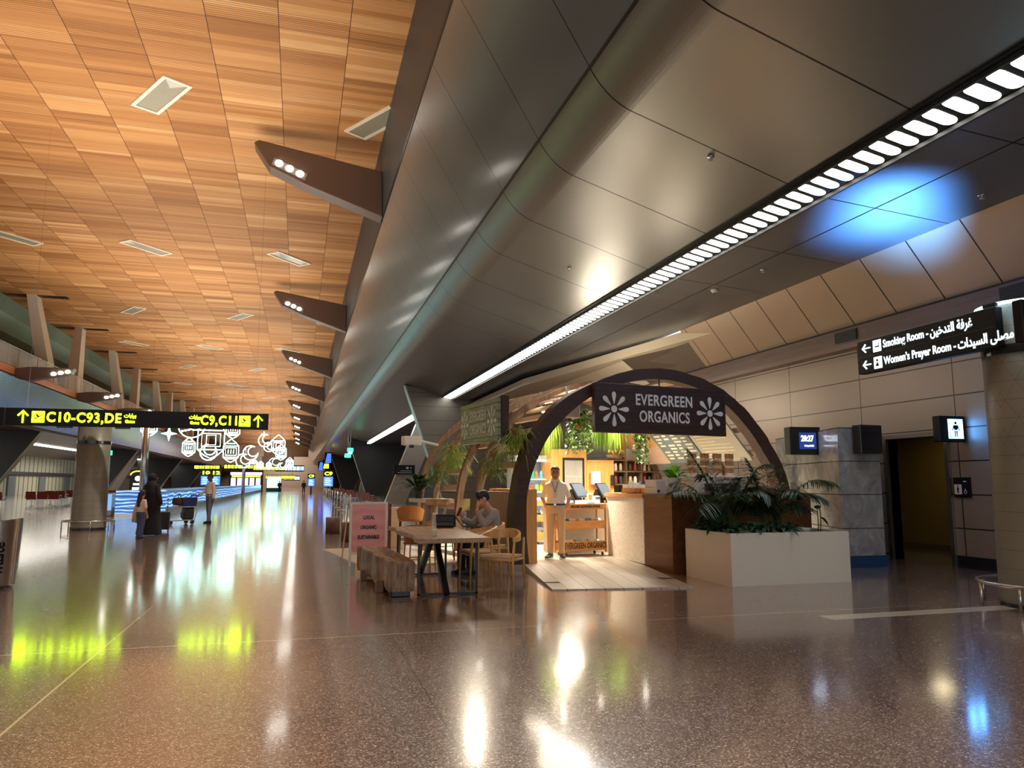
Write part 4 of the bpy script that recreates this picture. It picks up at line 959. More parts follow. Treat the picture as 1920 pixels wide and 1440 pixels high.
# --- man with a trolley
def walker():
    sk=skin('skin_dark',112,70,50); F=frame_rot(R(0),R(10))
    mb=MB(); hc=(0,-.03,1.63); head(mb,hc,F); limb(mb,[(0,.015,1.42),(0,-.01,1.54)],[.06,.056]); torso(mb,(0,0,.98),(0,.01,1.28),(0,.012,1.46),(1,0,0),-.01,.2)
    limb(mb,[(-.19,.01,1.40),(-.255,-.06,1.14),(-.20,-.31,1.02)],[.047,.04,.03]); hand(mb,(-.2,-.315,1.015),(.1,-.9,-.2),(0,-.2,-1),(1,0,.1),.8)
    limb(mb,[(.19,.01,1.40),(.265,.03,1.13),(.285,-.02,.88)],[.047,.04,.03]); hand(mb,(.285,-.02,.87),(0,-.05,-1),(-1,0,0),(0,-1,0),.35)
    for sx,y in ((-1,.06),(1,-.06)): limb(mb,[(sx*.09,0,.94),(sx*.10,y*.4-.02,.51),(sx*.10,y,.10)],[.078,.054,.038])
    t=fuse(mb,'person',sk,None,.009,3); t.location=(-3.05,29.1,0); t.rotation_euler=(0,0,R(-58)); tag(t,'person in off white shirt and grey blue jeans pushing a luggage trolley','person')
    sh=plain('shirt_offwhite',lin(226,212,194),.75,0,.06,16)
    mb=MB(); torso(mb,(0,0,1.02),(0,.01,1.28),(0,.012,1.46),(1,0,0),.022,.215,.02)
    limb(mb,[(-.186,.01,1.395),(-.256,-.06,1.14),(-.205,-.28,1.03)],[.064,.058,.044]); limb(mb,[(.186,.01,1.395),(.266,.03,1.13),(.284,-.015,.91)],[.064,.058,.044]); fuse(mb,'shirt',sh,t,.01,4)
    mb=MB(); mb.loft([((0,0,1.02),V((.176,0,0)),V((0,.13,0))),((0,0,.93),V((.185,0,0)),V((0,.135,0))),((0,0,.84),V((.17,0,0)),V((0,.11,0)))],18)
    for sx,y in ((-1,.06),(1,-.06)): limb(mb,[(sx*.092,0,.90),(sx*.10,y*.4-.02,.52),(sx*.10,y,.12)],[.096,.076,.064])
    fuse(mb,'jeans',plain('jeans_greyblue',lin(112,124,142),.8,0,.12,12),t,.01,4)
    mb=MB(); hair(mb,hc,F,1.03,extra=.03); fuse(mb,'hair',plain('hair_black',(.01,.009,.01),.5),t,.009,2)
    face_parts(t,hc,F,1,plain('eye_dark',(.01,.01,.012),.2),plain('brow_dark',lin(40,24,18),.7))
    mb=MB(); mb.tube([(.178*math.cos(a),.132*math.sin(a),1.02) for a in [2*PI*k/20 for k in range(20)]],.018,6,closed=True); mb.build('belt',BLACK,t)
    for sx,y in ((-1,.06),(1,-.06)): shoe(t,(sx*.10,y,.09),(0,-1,0),1,SHOEK,BLACK)
walker()
# --- woman in a black abaya, child beside her
def abaya():
    sk=skin('skin_olive',186,134,104); F=frame_rot(R(-35),R(4))
    mb=MB(); hc=(0,-.02,1.55); head(mb,hc,F,.95); limb(mb,[(0,.01,1.36),(0,-.005,1.48)],[.05,.05]); torso(mb,(0,0,.95),(0,.01,1.22),(0,.012,1.39),(1,0,0),-.01,.18)
    for sx in (-1,1):
        limb(mb,[(sx*.17,.01,1.33),(sx*.24,.02,1.08),(sx*.25,-.03,.84)],[.042,.036,.027]); hand(mb,(sx*.25,-.03,.84),(0,-.05,-1),(-sx,0,0),(0,-1,0),.5,.95)
        limb(mb,[(sx*.09,0,.9),(sx*.1,0,.5),(sx*.1,0,.08)],[.07,.05,.035])
    t=fuse(mb,'person',sk,None,.01,3); t.location=(-3.93,22.95,0); t.rotation_euler=(0,0,R(150)); tag(t,'person in a black full length robe and veil walking with a child','person')
    K=plain('robe_black',(.006,.006,.008),.85)
    mb=MB(); n=28; rs=[]
    for z,w,d in ((.02,.34,.30),(.3,.31,.27),(.6,.28,.23),(.9,.27,.2),(1.15,.25,.17),(1.3,.225,.14),(1.38,.15,.11),(1.42,.09,.09)):
        rs.append([(w*math.cos(2*PI*k/n)*(1+.05*math.sin(5*2*PI*k/n)*(1.2-z)),.01+d*math.sin(2*PI*k/n)*(1+.05*math.sin(4*2*PI*k/n)*(1.2-z)),z) for k in range(n)])
    mb.rings(rs)
    for sx in (-1,1): limb(mb,[(sx*.17,.01,1.33),(sx*.25,.02,1.06),(sx*.26,-.03,.88)],[.075,.085,.08])
    fuse(mb,'robe',K,t,.014,3)
    mb=MB(); F2=F; mb.ell((0,.0,1.565),.108,.122,.14,18,12); mb.loft([((0,.03,1.48),V((.11,0,0)),V((0,.11,0))),((0,.04,1.36),V((.17,0,0)),V((0,.14,0))),((0,.05,1.15),V((.21,0,0)),V((0,.17,0)))],20); fuse(mb,'veil',K,t,.011,3)
    mb=MB(); mb.tube([V((0,-.02,1.55))+F@V((x,-.118,.012)) for x in (-.05,0,.05)],.011,8); mb.build('eye_opening',sk,t,True)
    b=thing('handbag','black handbag hanging low beside the robed person','handbag',(-4.12,22.7,.36)); MB().rbox(-.16,.16,-.07,.07,0,.24,.04).build('body',K,b); MB().tube([(-.1,0,.23),(-.08,0,.42),(.08,0,.42),(.1,0,.23)],.012,8).build('handle',K,b)
    b=thing('suitcase','small black wheeled suitcase right of the robed person','suitcase',(-3.86,24.6,0)); MB().rbox(-.19,.19,-.11,.11,.06,.58,.03).build('body',BLACK,b); MB().tube([(-.1,.08,.58),(-.1,.1,.98),(.1,.1,.98),(.1,.08,.58)],.01,6).build('handle',BLACKM,b)
    for sx in (-1,1): MB().cyl((sx*.15-.015,.06,.03),(sx*.15+.015,.06,.03),.03,n=10).build('wheel',BLACK,b)
abaya()
def child():
    sk=skin('skin_child',190,138,108); s=.74; F=frame_rot(R(30),R(4))
    mb=MB(); hc=(0,-.02,1.55); head(mb,hc,F,1.1); limb(mb,[(0,.01,1.34),(0,-.005,1.46)],[.05,.05]); torso(mb,(0,0,.92),(0,.01,1.18),(0,.012,1.36),(1,0,0),-.01,.175)
    for sx in (-1,1):
        limb(mb,[(sx*.165,.01,1.31),(sx*.23,.02,1.05),(sx*.25,-.05,.82)],[.042,.036,.028]); hand(mb,(sx*.25,-.05,.82),(0,-.1,-1),(-sx,0,0),(0,-1,0),.4)
    for sx,y in ((-1,.10),(1,-.10)): limb(mb,[(sx*.085,0,.9),(sx*.09,y*.4-.02,.5),(sx*.09,y,.10)],[.07,.05,.036])
    t=fuse(mb,'person',sk,None,.011,3); t.location=(-3.93,21.65,0); t.scale=(s,s,s); t.rotation_euler=(0,0,R(140)); tag(t,'child in a white shirt and blue trousers walking beside the robed person','person')
    mb=MB(); torso(mb,(0,0,.98),(0,.01,1.18),(0,.012,1.36),(1,0,0),.022,.19,.02)
    for sx in (-1,1): limb(mb,[(sx*.16,.01,1.305),(sx*.2,.02,1.17),(sx*.225,.02,1.08)],[.064,.066,.066])
    fuse(mb,'shirt',plain('shirt_pinkwhite',lin(228,204,192),.8),t,.012,3)
    mb=MB(); mb.loft([((0,0,.98),V((.165,0,0)),V((0,.13,0))),((0,0,.88),V((.175,0,0)),V((0,.135,0))),((0,0,.8),V((.16,0,0)),V((0,.12,0)))],18)
    for sx,y in ((-1,.10),(1,-.10)): limb(mb,[(sx*.09,0,.86),(sx*.095,y*.4-.02,.52),(sx*.1,y,.13)],[.1,.1,.105])
    fuse(mb,'trousers',plain('child_blue',lin(74,84,120),.8,0,.15,10),t,.012,3)
    mb=MB(); hair(mb,hc,F,1.15,extra=.04); mb.loft([((0,.06,1.6),V((.1,0,0)),V((0,.07,0))),((0,.10,1.35),V((.11,0,0)),V((0,.06,0))),((0,.13,1.1),V((.08,0,0)),V((0,.04,0)))],14); fuse(mb,'hair',plain('hair_dark',(.012,.009,.008),.5),t,.011,2)
    for sx,y in ((-1,.10),(1,-.10)): shoe(t,(sx*.1,y,.09),(0,-1,0),1,plain('shoe_brown',lin(80,44,40),.6),BLACK)
    face_parts(t,hc,F,1.1,plain('eye_dark',(.01,.01,.012),.2),plain('brow_dark',lin(40,24,18),.7))
child()
b=thing('cloth_bundle','long cream cloth bag hanging beside the child','cloth bag',(-4.09,21.75,.42)); mb=MB(); mb.loft([((0,0,0),V((.07,0,0)),V((0,.05,0))),((0.0,0,.25),V((.06,0,0)),V((0,.05,0))),((.06,0,.55),V((.045,0,0)),V((0,.035,0))),((.12,0,.7),V((.02,0,0)),V((0,.02,0)))],12); mb.build('bag',plain('cream_cloth',lin(214,190,146),.8),b,True); MB().tube([(.12,0,.69),(.16,0,.78),(.2,0,.7)],.01,6).build('strap',plain('cream_cloth',lin(214,190,146),.8),b)
# --- far figures
def far_person(x,y,rz,lab,top,leg,skc,h=1.7):
    s=h/1.72; F=frame_rot(0,0); mb=MB(); hc=(0,-.02,1.62); head(mb,hc,F); limb(mb,[(0,.01,1.4),(0,0,1.54)],[.06,.056]); torso(mb,(0,0,.98),(0,.01,1.28),(0,.012,1.45),(1,0,0),-.01,.2)
    for sx in (-1,1):
        limb(mb,[(sx*.19,.01,1.39),(sx*.25,.03,1.13),(sx*.26,-.03,.88)],[.047,.04,.03]); hand(mb,(sx*.26,-.03,.88),(0,-.05,-1),(-sx,0,0),(0,-1,0),.35)
        limb(mb,[(sx*.09,0,.94),(sx*.1,sx*.08,.51),(sx*.1,sx*.16,.06)],[.08,.055,.04]); mb.ell((sx*.1,sx*.16-.05,.045),.045,.12,.04,10,6)
    t=fuse(mb,'person',skc,None,.016,2); t.location=(x,y,0); t.rotation_euler=(0,0,rz); t.scale=(s,s,s); tag(t,lab,'person')
    mb=MB(); torso(mb,(0,0,.98),(0,.01,1.28),(0,.012,1.45),(1,0,0),.025,.215,.02)
    for sx in (-1,1): limb(mb,[(sx*.186,.01,1.39),(sx*.25,.03,1.13),(sx*.26,-.03,.92)],[.066,.06,.05])
    fuse(mb,'coat',top,t,.018,2); mb=MB(); mb.loft([((0,0,1.0),V((.18,0,0)),V((0,.135,0))),((0,0,.85),V((.18,0,0)),V((0,.13,0)))],16)
    for sx in (-1,1): limb(mb,[(sx*.09,0,.9),(sx*.1,sx*.08,.52),(sx*.1,sx*.16,.1)],[.1,.08,.065])
    fuse(mb,'trousers',leg,t,.018,2); mb=MB(); hair(mb,hc,F,1.03,extra=.03); fuse(mb,'hair',plain('hair_black',(.01,.009,.01),.5),t,.016,2)
CK=plain('coat_dark',(.02,.02,.024),.8)
far_person(.68,106,R(170),'lone dark clothed person walking far down the middle of the hall',CK,CK,skin('skin_tan',206,150,116))
far_person(-2.6,112,R(10),'dark clothed person far away by the end of the moving walkway',CK,CK,skin('skin_brown',150,98,66))
# ================================================ seating in front of the kiosk
TTOP=woodmat('table_timber',lin(128,100,76),lin(192,160,126),1,.8,.45)
t=thing('timber_table','live edge timber table on black metal frames beside the vault','table',(1.9,10.7,0))
L=[(-.46,-1.36),(-.47,-1.1),(-.44,-.85),(-.40,-.55),(-.43,-.25),(-.47,.1),(-.50,.45),(-.46,.8),(-.45,1.1),(-.52,1.4)]
Rr=[(.47,-1.36),(.48,-1.0),(.46,-.5),(.49,0),(.47,.5),(.5,.9),(.46,1.25)]
MB().prism([(a,b,.69) for a,b in L[::-1]]+[(a,b,.69) for a,b in Rr],(0,0,.06)).build('tabletop',TTOP,t,bevel=.008)
def bar(mb,a,b,w=.03):
    a,b=V(a),V(b); d=(b-a); M=d.to_track_quat('Z','Y').to_matrix(); mb.obox((a+b)/2,w,w,d.length+w*.9,M)
for y in (-.95,1.2):
    mb=MB(); bar(mb,(-.38,y,.02),(.38,y,.02)); bar(mb,(-.38,y,.02),(-.38,y,.68)); bar(mb,(.38,y,.02),(.38,y,.68)); bar(mb,(-.38,y,.68),(.38,y,.68)); mb.build('leg_frame',BLACKM,t)
for y in (-.95,1.25):
    mb=MB(); bar(mb,(-.02,y,.03),(-.02,y*.12,.66),.075); mb.build('brace',BLACKM,t)
q=NT('log_timber'); x,y,z=q.xyz(); n=q.noise(q.mapping((16,1.5,3.5)),1.2,6,.6,.4); c=q.ramp(n,[(.3,lin(84,64,50)),(.5,lin(138,112,90)),(.72,lin(186,160,132))]); q.set(c,.55); q.bump(n,.3,.01); LOG=q.m
t=thing('log_bench','long low bench cut from a solid weathered log in front of the table','bench',(1.2,11.0,0))
Lb=[(-.07,-1.25),(-.085,-1.0),(-.07,-.8),(-.14,-.5),(-.16,-.2),(-.14,.1),(-.2,.45),(-.23,.8),(-.22,1.05),(-.27,1.3)]
Rb=[(.27,-1.28),(.26,-.8),(.24,-.3),(.2,.2),(.17,.7),(.12,1.3)]
P=[(a,b) for a,b in Lb[::-1]]+Rb
rs=[[(a*.97+.01,b*.995,.07) for a,b in P],[(a,b,.12) for a,b in P],[(a,b,.42) for a,b in P],[(a*.96,b*.995,.445) for a,b in P]]
MB().rings(rs).build('seat_log',LOG,t)
for (a,b) in ((-.12,-.75),(-.22,.55),(.2,-.9),(.1,.9)): MB().rbox(a-.05,a+.05,b-.06,b+.06,0,.16,.01).build('foot',woodmat('foot_timber',lin(88,62,44),lin(140,108,80),2,1,.5),t)
MB().rbox(-.02,.22,-1.22,-.9,0,.08,.01).build('foot',BLACK,t)
CH=woodmat('chair_oak',lin(188,140,78),lin(224,180,112),2,.9,.35); PAD=plain('chair_pad',lin(206,184,150),.8)
def oak_chair(loc,rz,lab):
    t=thing('oak_armchair',lab,'chair',loc,rz,'oak armchairs around the timber table')
    for sx in (-1,1):
        MB().tube([(sx*.27,-.23,0),(sx*.255,-.22,.42),(sx*.27,-.19,.66)],[.014,.022,.017],8).build('leg',CH,t,True)
        MB().tube([(sx*.25,.25,0),(sx*.235,.22,.42),(sx*.25,.2,.68)],[.014,.022,.018],8).build('leg',CH,t,True)
    mb=MB()
    for a,b in (((-.25,-.21),(.25,-.21)),((-.235,.21),(.235,.21)),((-.25,-.21),(-.235,.21)),((.25,-.21),(.235,.21))): mb.tube([(a[0],a[1],.40),(b[0],b[1],.40)],.02,8)
    mb.build('seat_frame',CH,t,True)
    MB().rbox(-.24,.24,-.22,.2,.415,.455,.02).build('seat_pad',PAD,t)
    mb=MB(); rs=[]
    for k in range(17):
        f=k/16; a=PI*(-.12+1.24*f); xx=.285*math.cos(a); yy=-.19+.44*max(0,math.sin(a))**.8 if math.sin(a)>0 else -.19-.06*abs(math.sin(a)); h=.03+.035*max(0,math.sin(a)); zz=.675+.06*max(0,math.sin(a))
        nx,ny=math.cos(a),max(.0,math.sin(a)); w=.016
        rs.append([(xx-nx*w,yy-ny*w,zz-h),(xx+nx*w,yy+ny*w,zz-h),(xx+nx*w,yy+ny*w,zz+h),(xx-nx*w,yy-ny*w,zz+h)])
    mb.rings(rs); mb.build('backrest',CH,t,'auto')
    return t
c0=oak_chair((2.74,10.2,0),R(-38),'oak armchair with pale pad standing at the near right of the timber table')
dup(c0,(2.62,11.0,0),R(-85),'oak armchair pushed in at the middle of the right side of the timber table')
dup(c0,(3.0,11.98,0),R(-74),'oak armchair under the seated person in the grey sweater')
# table top things
t=thing('shoulder_bag','black shoulder bag standing on the timber table','bag',(2.2,11.62,.75),R(-8)); MB().rbox(-.17,.17,-.07,.07,0,.2,.035).build('body',BLACK,t); MB().rbox(-.165,.165,-.08,-.068,.08,.195,.02).build('flap',plain('bag_flap',(.02,.018,.018),.6),t); MB().tube([(.16,0,.18),(.22,-.02,.1),(.28,-.05,.02),(.42,-.12,.012),(.55,-.1,.012)],.012,6).build('strap',BLACK,t); MB().box(-.025,.025,-.084,-.08,.10,.115).build('clasp',BLACKM,t)
t=thing('table_carafe','tall clear carafe standing at the near end of the timber table','carafe',(1.71,9.75,.75)); MB().lathe([(.036,0),(.038,.01),(.036,.12),(.026,.2),(.024,.27),(.028,.28)],n=16,caps=False).build('glass',glassmat('carafe_glass',(.95,.93,.85),.05,.25),t,True); MB().lathe([(.03,.0),(.032,.05),(.03,.09)],n=14).build('filling',plain('carafe_fill',lin(214,200,160),.3),t,True); MB().cyl((0,0,.28),(0,0,.30),.022,n=12).build('stopper',WHITEP,t)
# poster stand
PINK=NT('poster_pink'); q=PINK; x,y,z=q.xyz(); wv=q.n('ShaderNodeTexWave'); wv.wave_type='RINGS'; q.put(wv.inputs['Vector'],q.coord()); wv.inputs['Scale'].default_value=1.6; wv.inputs['Distortion'].default_value=6; wv.inputs['Detail'].default_value=1
q.set(q.mix(wv.outputs['Fac'],lin(238,168,164),lin(230,152,150)),.35); PINKM=q.m
t=thing('poster_stand','white framed stand with pink poster reading local organic sustainable','poster stand',(1.21,13.55,0),R(4))
pn=MB().box(-.30,.30,-.012,.012,.24,1.06).build('poster',PINKM,t)
mb=MB(); mb.box(-.33,-.29,-.02,.02,0,1.1); mb.box(.29,.33,-.02,.02,0,1.1); mb.box(-.29,.29,-.02,.02,1.06,1.1); mb.box(-.29,.29,-.02,.02,.2,.24); mb.build('frame',plain('frame_white',lin(232,224,214),.4),t)
for s_,z in (('LOCAL',.83),('ORGANIC',.66),('SUSTAINABLE',.49)): textmesh('lettering',s_,.085,BLACK,pn,(0,-.016,z),FRONT,sx=.72,bold=.004)
for a,b in (((-.36,.02,1.0),(-.40,.42,.012)),((.32,.02,1.0),(.36,.42,.012))):
    mb=MB(); bar(mb,a,b,.022); mb.build('back_leg',plain('frame_tan',lin(206,176,150),.5),t)
t=thing('wooden_easel','red brown wooden easel standing behind the pink poster','easel',(1.46,14.05,0),R(8)); mb=MB(); 
for xx in (-.18,.18): mb.box(xx-.025,xx+.025,-.02,.02,0,1.05)
mb.build('upright',plain('easel_wood',lin(104,48,30),.5),t)
for zz in (.25,.6,.95): MB().box(-.18,.18,-.03,-.02,zz,zz+.05).build('rung',plain('easel_rung',lin(150,78,46),.5),t)
# stumps
STUMP=woodmat('stump_bark',lin(48,28,20),lin(104,70,48),2,.9,.6)
for (x,y,h,r,lab) in ((.98,22.2,.46,.2,'tall brown wood stump stool left of the poster stand'),(1.22,19.2,.47,.17,'nearer brown wood stump stool beside the poster stand')):
    t=thing('stump_stool',lab,'stool',(x,y,0)); MB().lathe([(r*1.02,0),(r*.97,h*.4),(r,h-.01)],n=18).build('trunk',STUMP,t,True); MB().lathe([(r,h-.01),(r*.96,h)],n=18).build('seat_top',plain('stump_top',lin(120,84,58),.6),t)
# seating behind: floor, bar ledge, rattan chairs
o=MB().prism([(-2.4,1.2,0),(-.33,1.2,0),(-.33,5.0,0),(-2.4,5.0,0)],(0,0,.015)).build('floor_seating',plain('pale_floor',lin(196,184,168),.3)); o.location=KW(0,0); o.rotation_euler=(0,0,KROT); struct(o)
t=kthing('bar_ledge','pale bar ledge with thick timber edge on the left of the vault','bar ledge',-.45,4.0,.0)
MB().rbox(-.2,.40,-.8,.45,1.02,1.10,.01).build('top',plain('ledge_top',lin(196,190,178),.35),t); MB().box(-.21,.40,-.82,-.78,.98,1.10).build('edge',GREYW,t); MB().box(.05,.15,-.3,-.2,0,1.02).build('leg',HOOPW,t); MB().box(-.12,-.04,-.3,-.2,0,1.02).build('leg',HOOPW,t)
CANE=plain('cane_orange',lin(172,116,58),.6,0,.2,30); RATT=plain('rattan_beige',lin(176,140,98),.7,0,.2,40)
def cane_chair(u,v,rz,lab,m,legm,seat=.46,name='cane_chair'):
    t=kthing(name,lab,'chair',u,v,0.015,rz=rz)
    for a,b in ((-.2,-.2),(.2,-.2),(-.2,.2),(.2,.2)): MB().tube([(a*1.1,b*1.1,0),(a,b,seat)],.012,8).build('leg',legm,t)
    MB().rbox(-.23,.23,-.23,.23,seat,seat+.04,.03).build('seat',m,t)
    rs=[]
    for k in range(13):
        a=PI*(-.05+1.1*k/12); x_,y_=.25*math.cos(a),.02+.23*math.sin(a); h=.2+.12*max(0,math.sin(a)); rs.append([(x_*.95,y_*.95,seat+.04),(x_,y_,seat+.04),(x_*1.12,y_*1.12,seat+h),(x_*1.06,y_*1.06,seat+h)])
    MB().rings(rs).build('backrest',m,t)
    mb=MB()
    for a,b,c,d in ((-.2,-.2,.2,-.2),(-.2,.2,.2,.2)): mb.tube([(a,b,seat*.45),(c,d,seat*.45)],.008,6)
    mb.build('stretcher',legm,t); return t
cane_chair(-1.05,3.0,R(160),'orange cane bar chair under the bar ledge',CANE,BLACKM,.66,'bar_chair')
cane_chair(-.75,2.2,R(200),'beige rattan chair behind the black bag',RATT,BLACKM,.48)
cane_chair(-1.75,.2,R(150),'cognac cane chair at the far left end of the timber table',CANE,CH,.44)
t=kthing('metal_chair','red brown tubular metal chair between the table and the vault','chair',-.72,1.25,.0,rz=R(30)); RM=plain('metal_red',lin(110,44,34),.4,.3)
for sx in (-1,1): MB().tube([(sx*.2,-.2,0),(sx*.19,-.19,.45),],.013,8).build('leg',RM,t,True)
MB().tube([(-.21,.22,0),(-.2,.2,.45),(-.2,.22,.78),(-.16,.225,.82),(.16,.225,.82),(.2,.22,.78),(.2,.2,.45),(.21,.22,0)],.014,8).build('back_frame',RM,t,True)
MB().rbox(-.2,.2,-.2,.2,.44,.46,.02).build('seat',RM,t)
for k in range(3): MB().box(-.12+.1*k,-.09+.1*k,.21,.22,.46,.8).build('back_slat',RM,t)
t=kthing('low_partition','cream low partition behind the chairs left of the vault','partition',-1.2,4.6,.015); MB().box(-.55,.5,0,.08,0,.86).build('panel',plain('cream_panel',lin(226,206,168),.6),t); MB().box(-.57,.52,-.01,.09,.86,.89).build('cap',WHITEP,t)
t=kthing('menu_stand','small cream leaf print card on a white post beside the vault','menu stand',-.42,1.6,.0); MB().box(-.02,.02,-.02,.02,0,.9).build('post',WHITEP,t); MB().box(-.09,.09,-.03,-.02,.92,1.14).build('card',plain('leaf_card',lin(206,184,110),.5,0,.35,18),t); MB().box(-.1,.1,-.12,.12,0,.02).build('base',WHITEP,t)
# potted palms at the back left
GDK=plain('palm_dark',lin(40,70,34),.45,0,.3,10)
def bushy(loc,n,L,w,m,lab,pot=.22,seed=1,up=(.5,1.35)):
    t=thing('leafy_plant',lab,'plant',loc); random.seed(seed)
    MB().lathe([(pot*.75,0),(pot,pot*1.6),(pot*1.04,pot*1.65),(pot*.9,pot*1.65),(pot*.85,pot*1.4)],n=18).build('pot',plain('pot_grey',lin(70,68,62),.5),t,True); mb=MB()
    for i in range(n):
        a=i*2.4; e=random.uniform(*up); l=L*random.uniform(.6,1); mb.leaf((.05*math.cos(a),.05*math.sin(a),pot*1.5),(math.cos(a)*math.cos(e),math.sin(a)*math.cos(e),math.sin(e)),l,w,.55,5)
    mb.build('foliage',m,t,True); return t
bushy(tuple(KW(-.5,4.2,1.10)),64,.95,.09,GDK,'dark leafy plant in a pot on the bar ledge',.10,2,(.6,1.45))
bushy(tuple(KW(.55,10.5,0)),34,.75,.07,GDK,'dark leafy plant on the floor left of the bar ledge',.3,3)
# ================================================ planter with palms
WPL=plain('planter_white',lin(222,218,204),.45,0,.02,2)
t=thing('planter_box','large white planter box in front of the bar counter','planter',(6.86,10.12,0))
mb=MB(); mb.box(-.99,.99,-.67,-.62,0,.73); mb.box(-.99,.99,.57,.62,0,.73); mb.box(-.99,-.94,-.62,.57,0,.73); mb.box(.94,.99,-.62,.57,0,.73); mb.box(-.94,.94,-.62,.57,.0,.05); mb.build('box',WPL,t)
MB().box(-.94,.94,-.62,.57,.05,.62).build('soil',plain('soil',(.02,.014,.01),.9,0,.4,30),t)
PALM=plain('palm_leaf',lin(36,62,30),.34,0,.3,8); STEM=plain('palm_stem',lin(84,92,46),.5)
def frond(mb,sm,base,tip,arch,leaf,n=26,w=.026):
    b,tp=V(base),V(tip); mid=(b+tp)/2+V((0,0,arch)); P=[]
    for k in range(15):
        f=k/14; P.append(b*(1-f)**2+mid*2*f*(1-f)+tp*f*f)
    sm.tube(P,[.007*(1-.75*k/14) for k in range(15)],6)
    for k in range(n):
        f=.28+.72*k/(n-1); i=min(13,int(f*14)); c=P[i].lerp(P[i+1],f*14-i); d=(P[i+1]-P[i]).normalized(); sd=d.cross(V((0,0,1))); sd=sd.normalized() if sd.length>1e-4 else V((1,0,0))
        l=leaf*(math.sin(PI*min(1,(f-.2)/.85))**.6*.85+.15)
        for s in (-1,1): mb.leaf(c,d*.55+sd*s*.85+V((0,0,random.uniform(-.15,.2))),l,w,.45,4,.15)
def palm(base,tips,lab,leaf=.36,arch=.35):
    t=thing('palm_plant',lab,'palm',base); mb,sm=MB(),MB()
    for k in range(13):
        a=2.4*k; rr=random.uniform(.35,.75); tips=tips+[(base[0]+rr*math.cos(a),base[1]+rr*.8*math.sin(a),base[2]+random.uniform(.35,.95),random.uniform(.3,.55))]
    for tp in tips: frond(mb,sm,(random.uniform(-.03,.03),random.uniform(-.03,.03),0),V(tp[:3])-V(base),tp[3] if len(tp)>3 else arch,leaf)
    sm.build('stems',STEM,t,True); mb.build('fronds',PALM,t)
random.seed(12)
palm((6.35,10.25,.62),[(5.78,10.45,1.95,.25),(5.35,10.1,1.30,.5),(5.55,9.75,1.05,.55),(6.05,9.6,1.25,.55),(6.7,9.7,1.25,.6),(6.9,10.0,1.72,.55),(6.25,10.6,1.8,.3),(5.6,10.55,1.45,.4),(6.6,10.6,1.5,.4)],'tall dark palm at the left end of the white planter')
palm((7.05,10.25,.62),[(8.15,10.1,1.42,.72),(7.75,9.85,1.2,.55),(7.6,10.5,1.75,.4),(7.15,9.65,1.3,.55),(6.75,9.75,1.1,.5),(6.85,10.5,1.82,.3),(7.3,10.6,1.6,.4),(6.6,10.1,1.35,.5)],'wide dark palm in the middle of the white planter',.34)
def lowplant(x,y,n,L,w,lab,seed):
    t=thing('broadleaf_plant',lab,'plant',(x,y,.62)); random.seed(seed); mb=MB()
    for i in range(n):
        a=i*2.4+seed; e=random.uniform(.55,1.3); mb.leaf((.04*math.cos(a),.04*math.sin(a),.10),(math.cos(a)*math.cos(e),math.sin(a)*math.cos(e),math.sin(e)),L*random.uniform(.6,1),w,.62,6)
    mb.build('foliage',plain('broad_leaf',lin(56,84,50),.35,0,.3,12),t,True)
lowplant(6.08,9.70,34,.5,.08,'broad leaved plant spilling over the left end of the white planter',1)
lowplant(5.99,10.08,32,.46,.08,'broad leaved plant spilling over the left side of the white planter',3)
lowplant(6.02,10.45,28,.46,.075,'broad leaved plant at the back left corner of the white planter',4)
lowplant(6.42,9.66,34,.46,.085,'glossy broad leaved plant at the front of the white planter',2)
lowplant(6.85,9.67,28,.42,.075,'dark broad leaved plant in the front middle of the white planter',5)
lowplant(7.25,10.0,16,.4,.05,'thin leaved plant beside the white bowl in the planter',7)
t=thing('plant_bowl','small white bowl pot near the right end of the planter','pot',(7.42,9.95,.62)); MB().lathe([(.07,0),(.13,.12),(.135,.135),(.12,.135),(.1,.1)],n=18).build('bowl',WHITEP,t,True); MB().lathe([(.11,.1),(.02,.11)],n=14).build('soil',plain('soil',(.02,.014,.01),.9),t)
t=thing('orchid_plant','thin stemmed potted plant with drooping bloom at the right end of the planter','plant',(7.68,9.9,.62)); mb=MB(); mb.tube([(0,0,0),(.0,0,.25),(.0,.01,.42),(-.02,.0,.47)],.008,6); mb.tube([(.03,0,0),(.05,0,.25),(.045,0,.4),(.02,0,.46)],.008,6); mb.build('stems',STEM,t,True)
mb=MB(); mb.ell((0,0,.45),.05,.05,.03); mb.leaf((.03,0,.3),(.7,0,-.2),.16,.08,.6); mb.leaf((.0,0,.1),(-.8,.2,.4),.2,.05,.4); mb.leaf((.0,0,.05),(.7,-.2,.5),.2,.05,.4); mb.build('leaves',PALM,t,True)
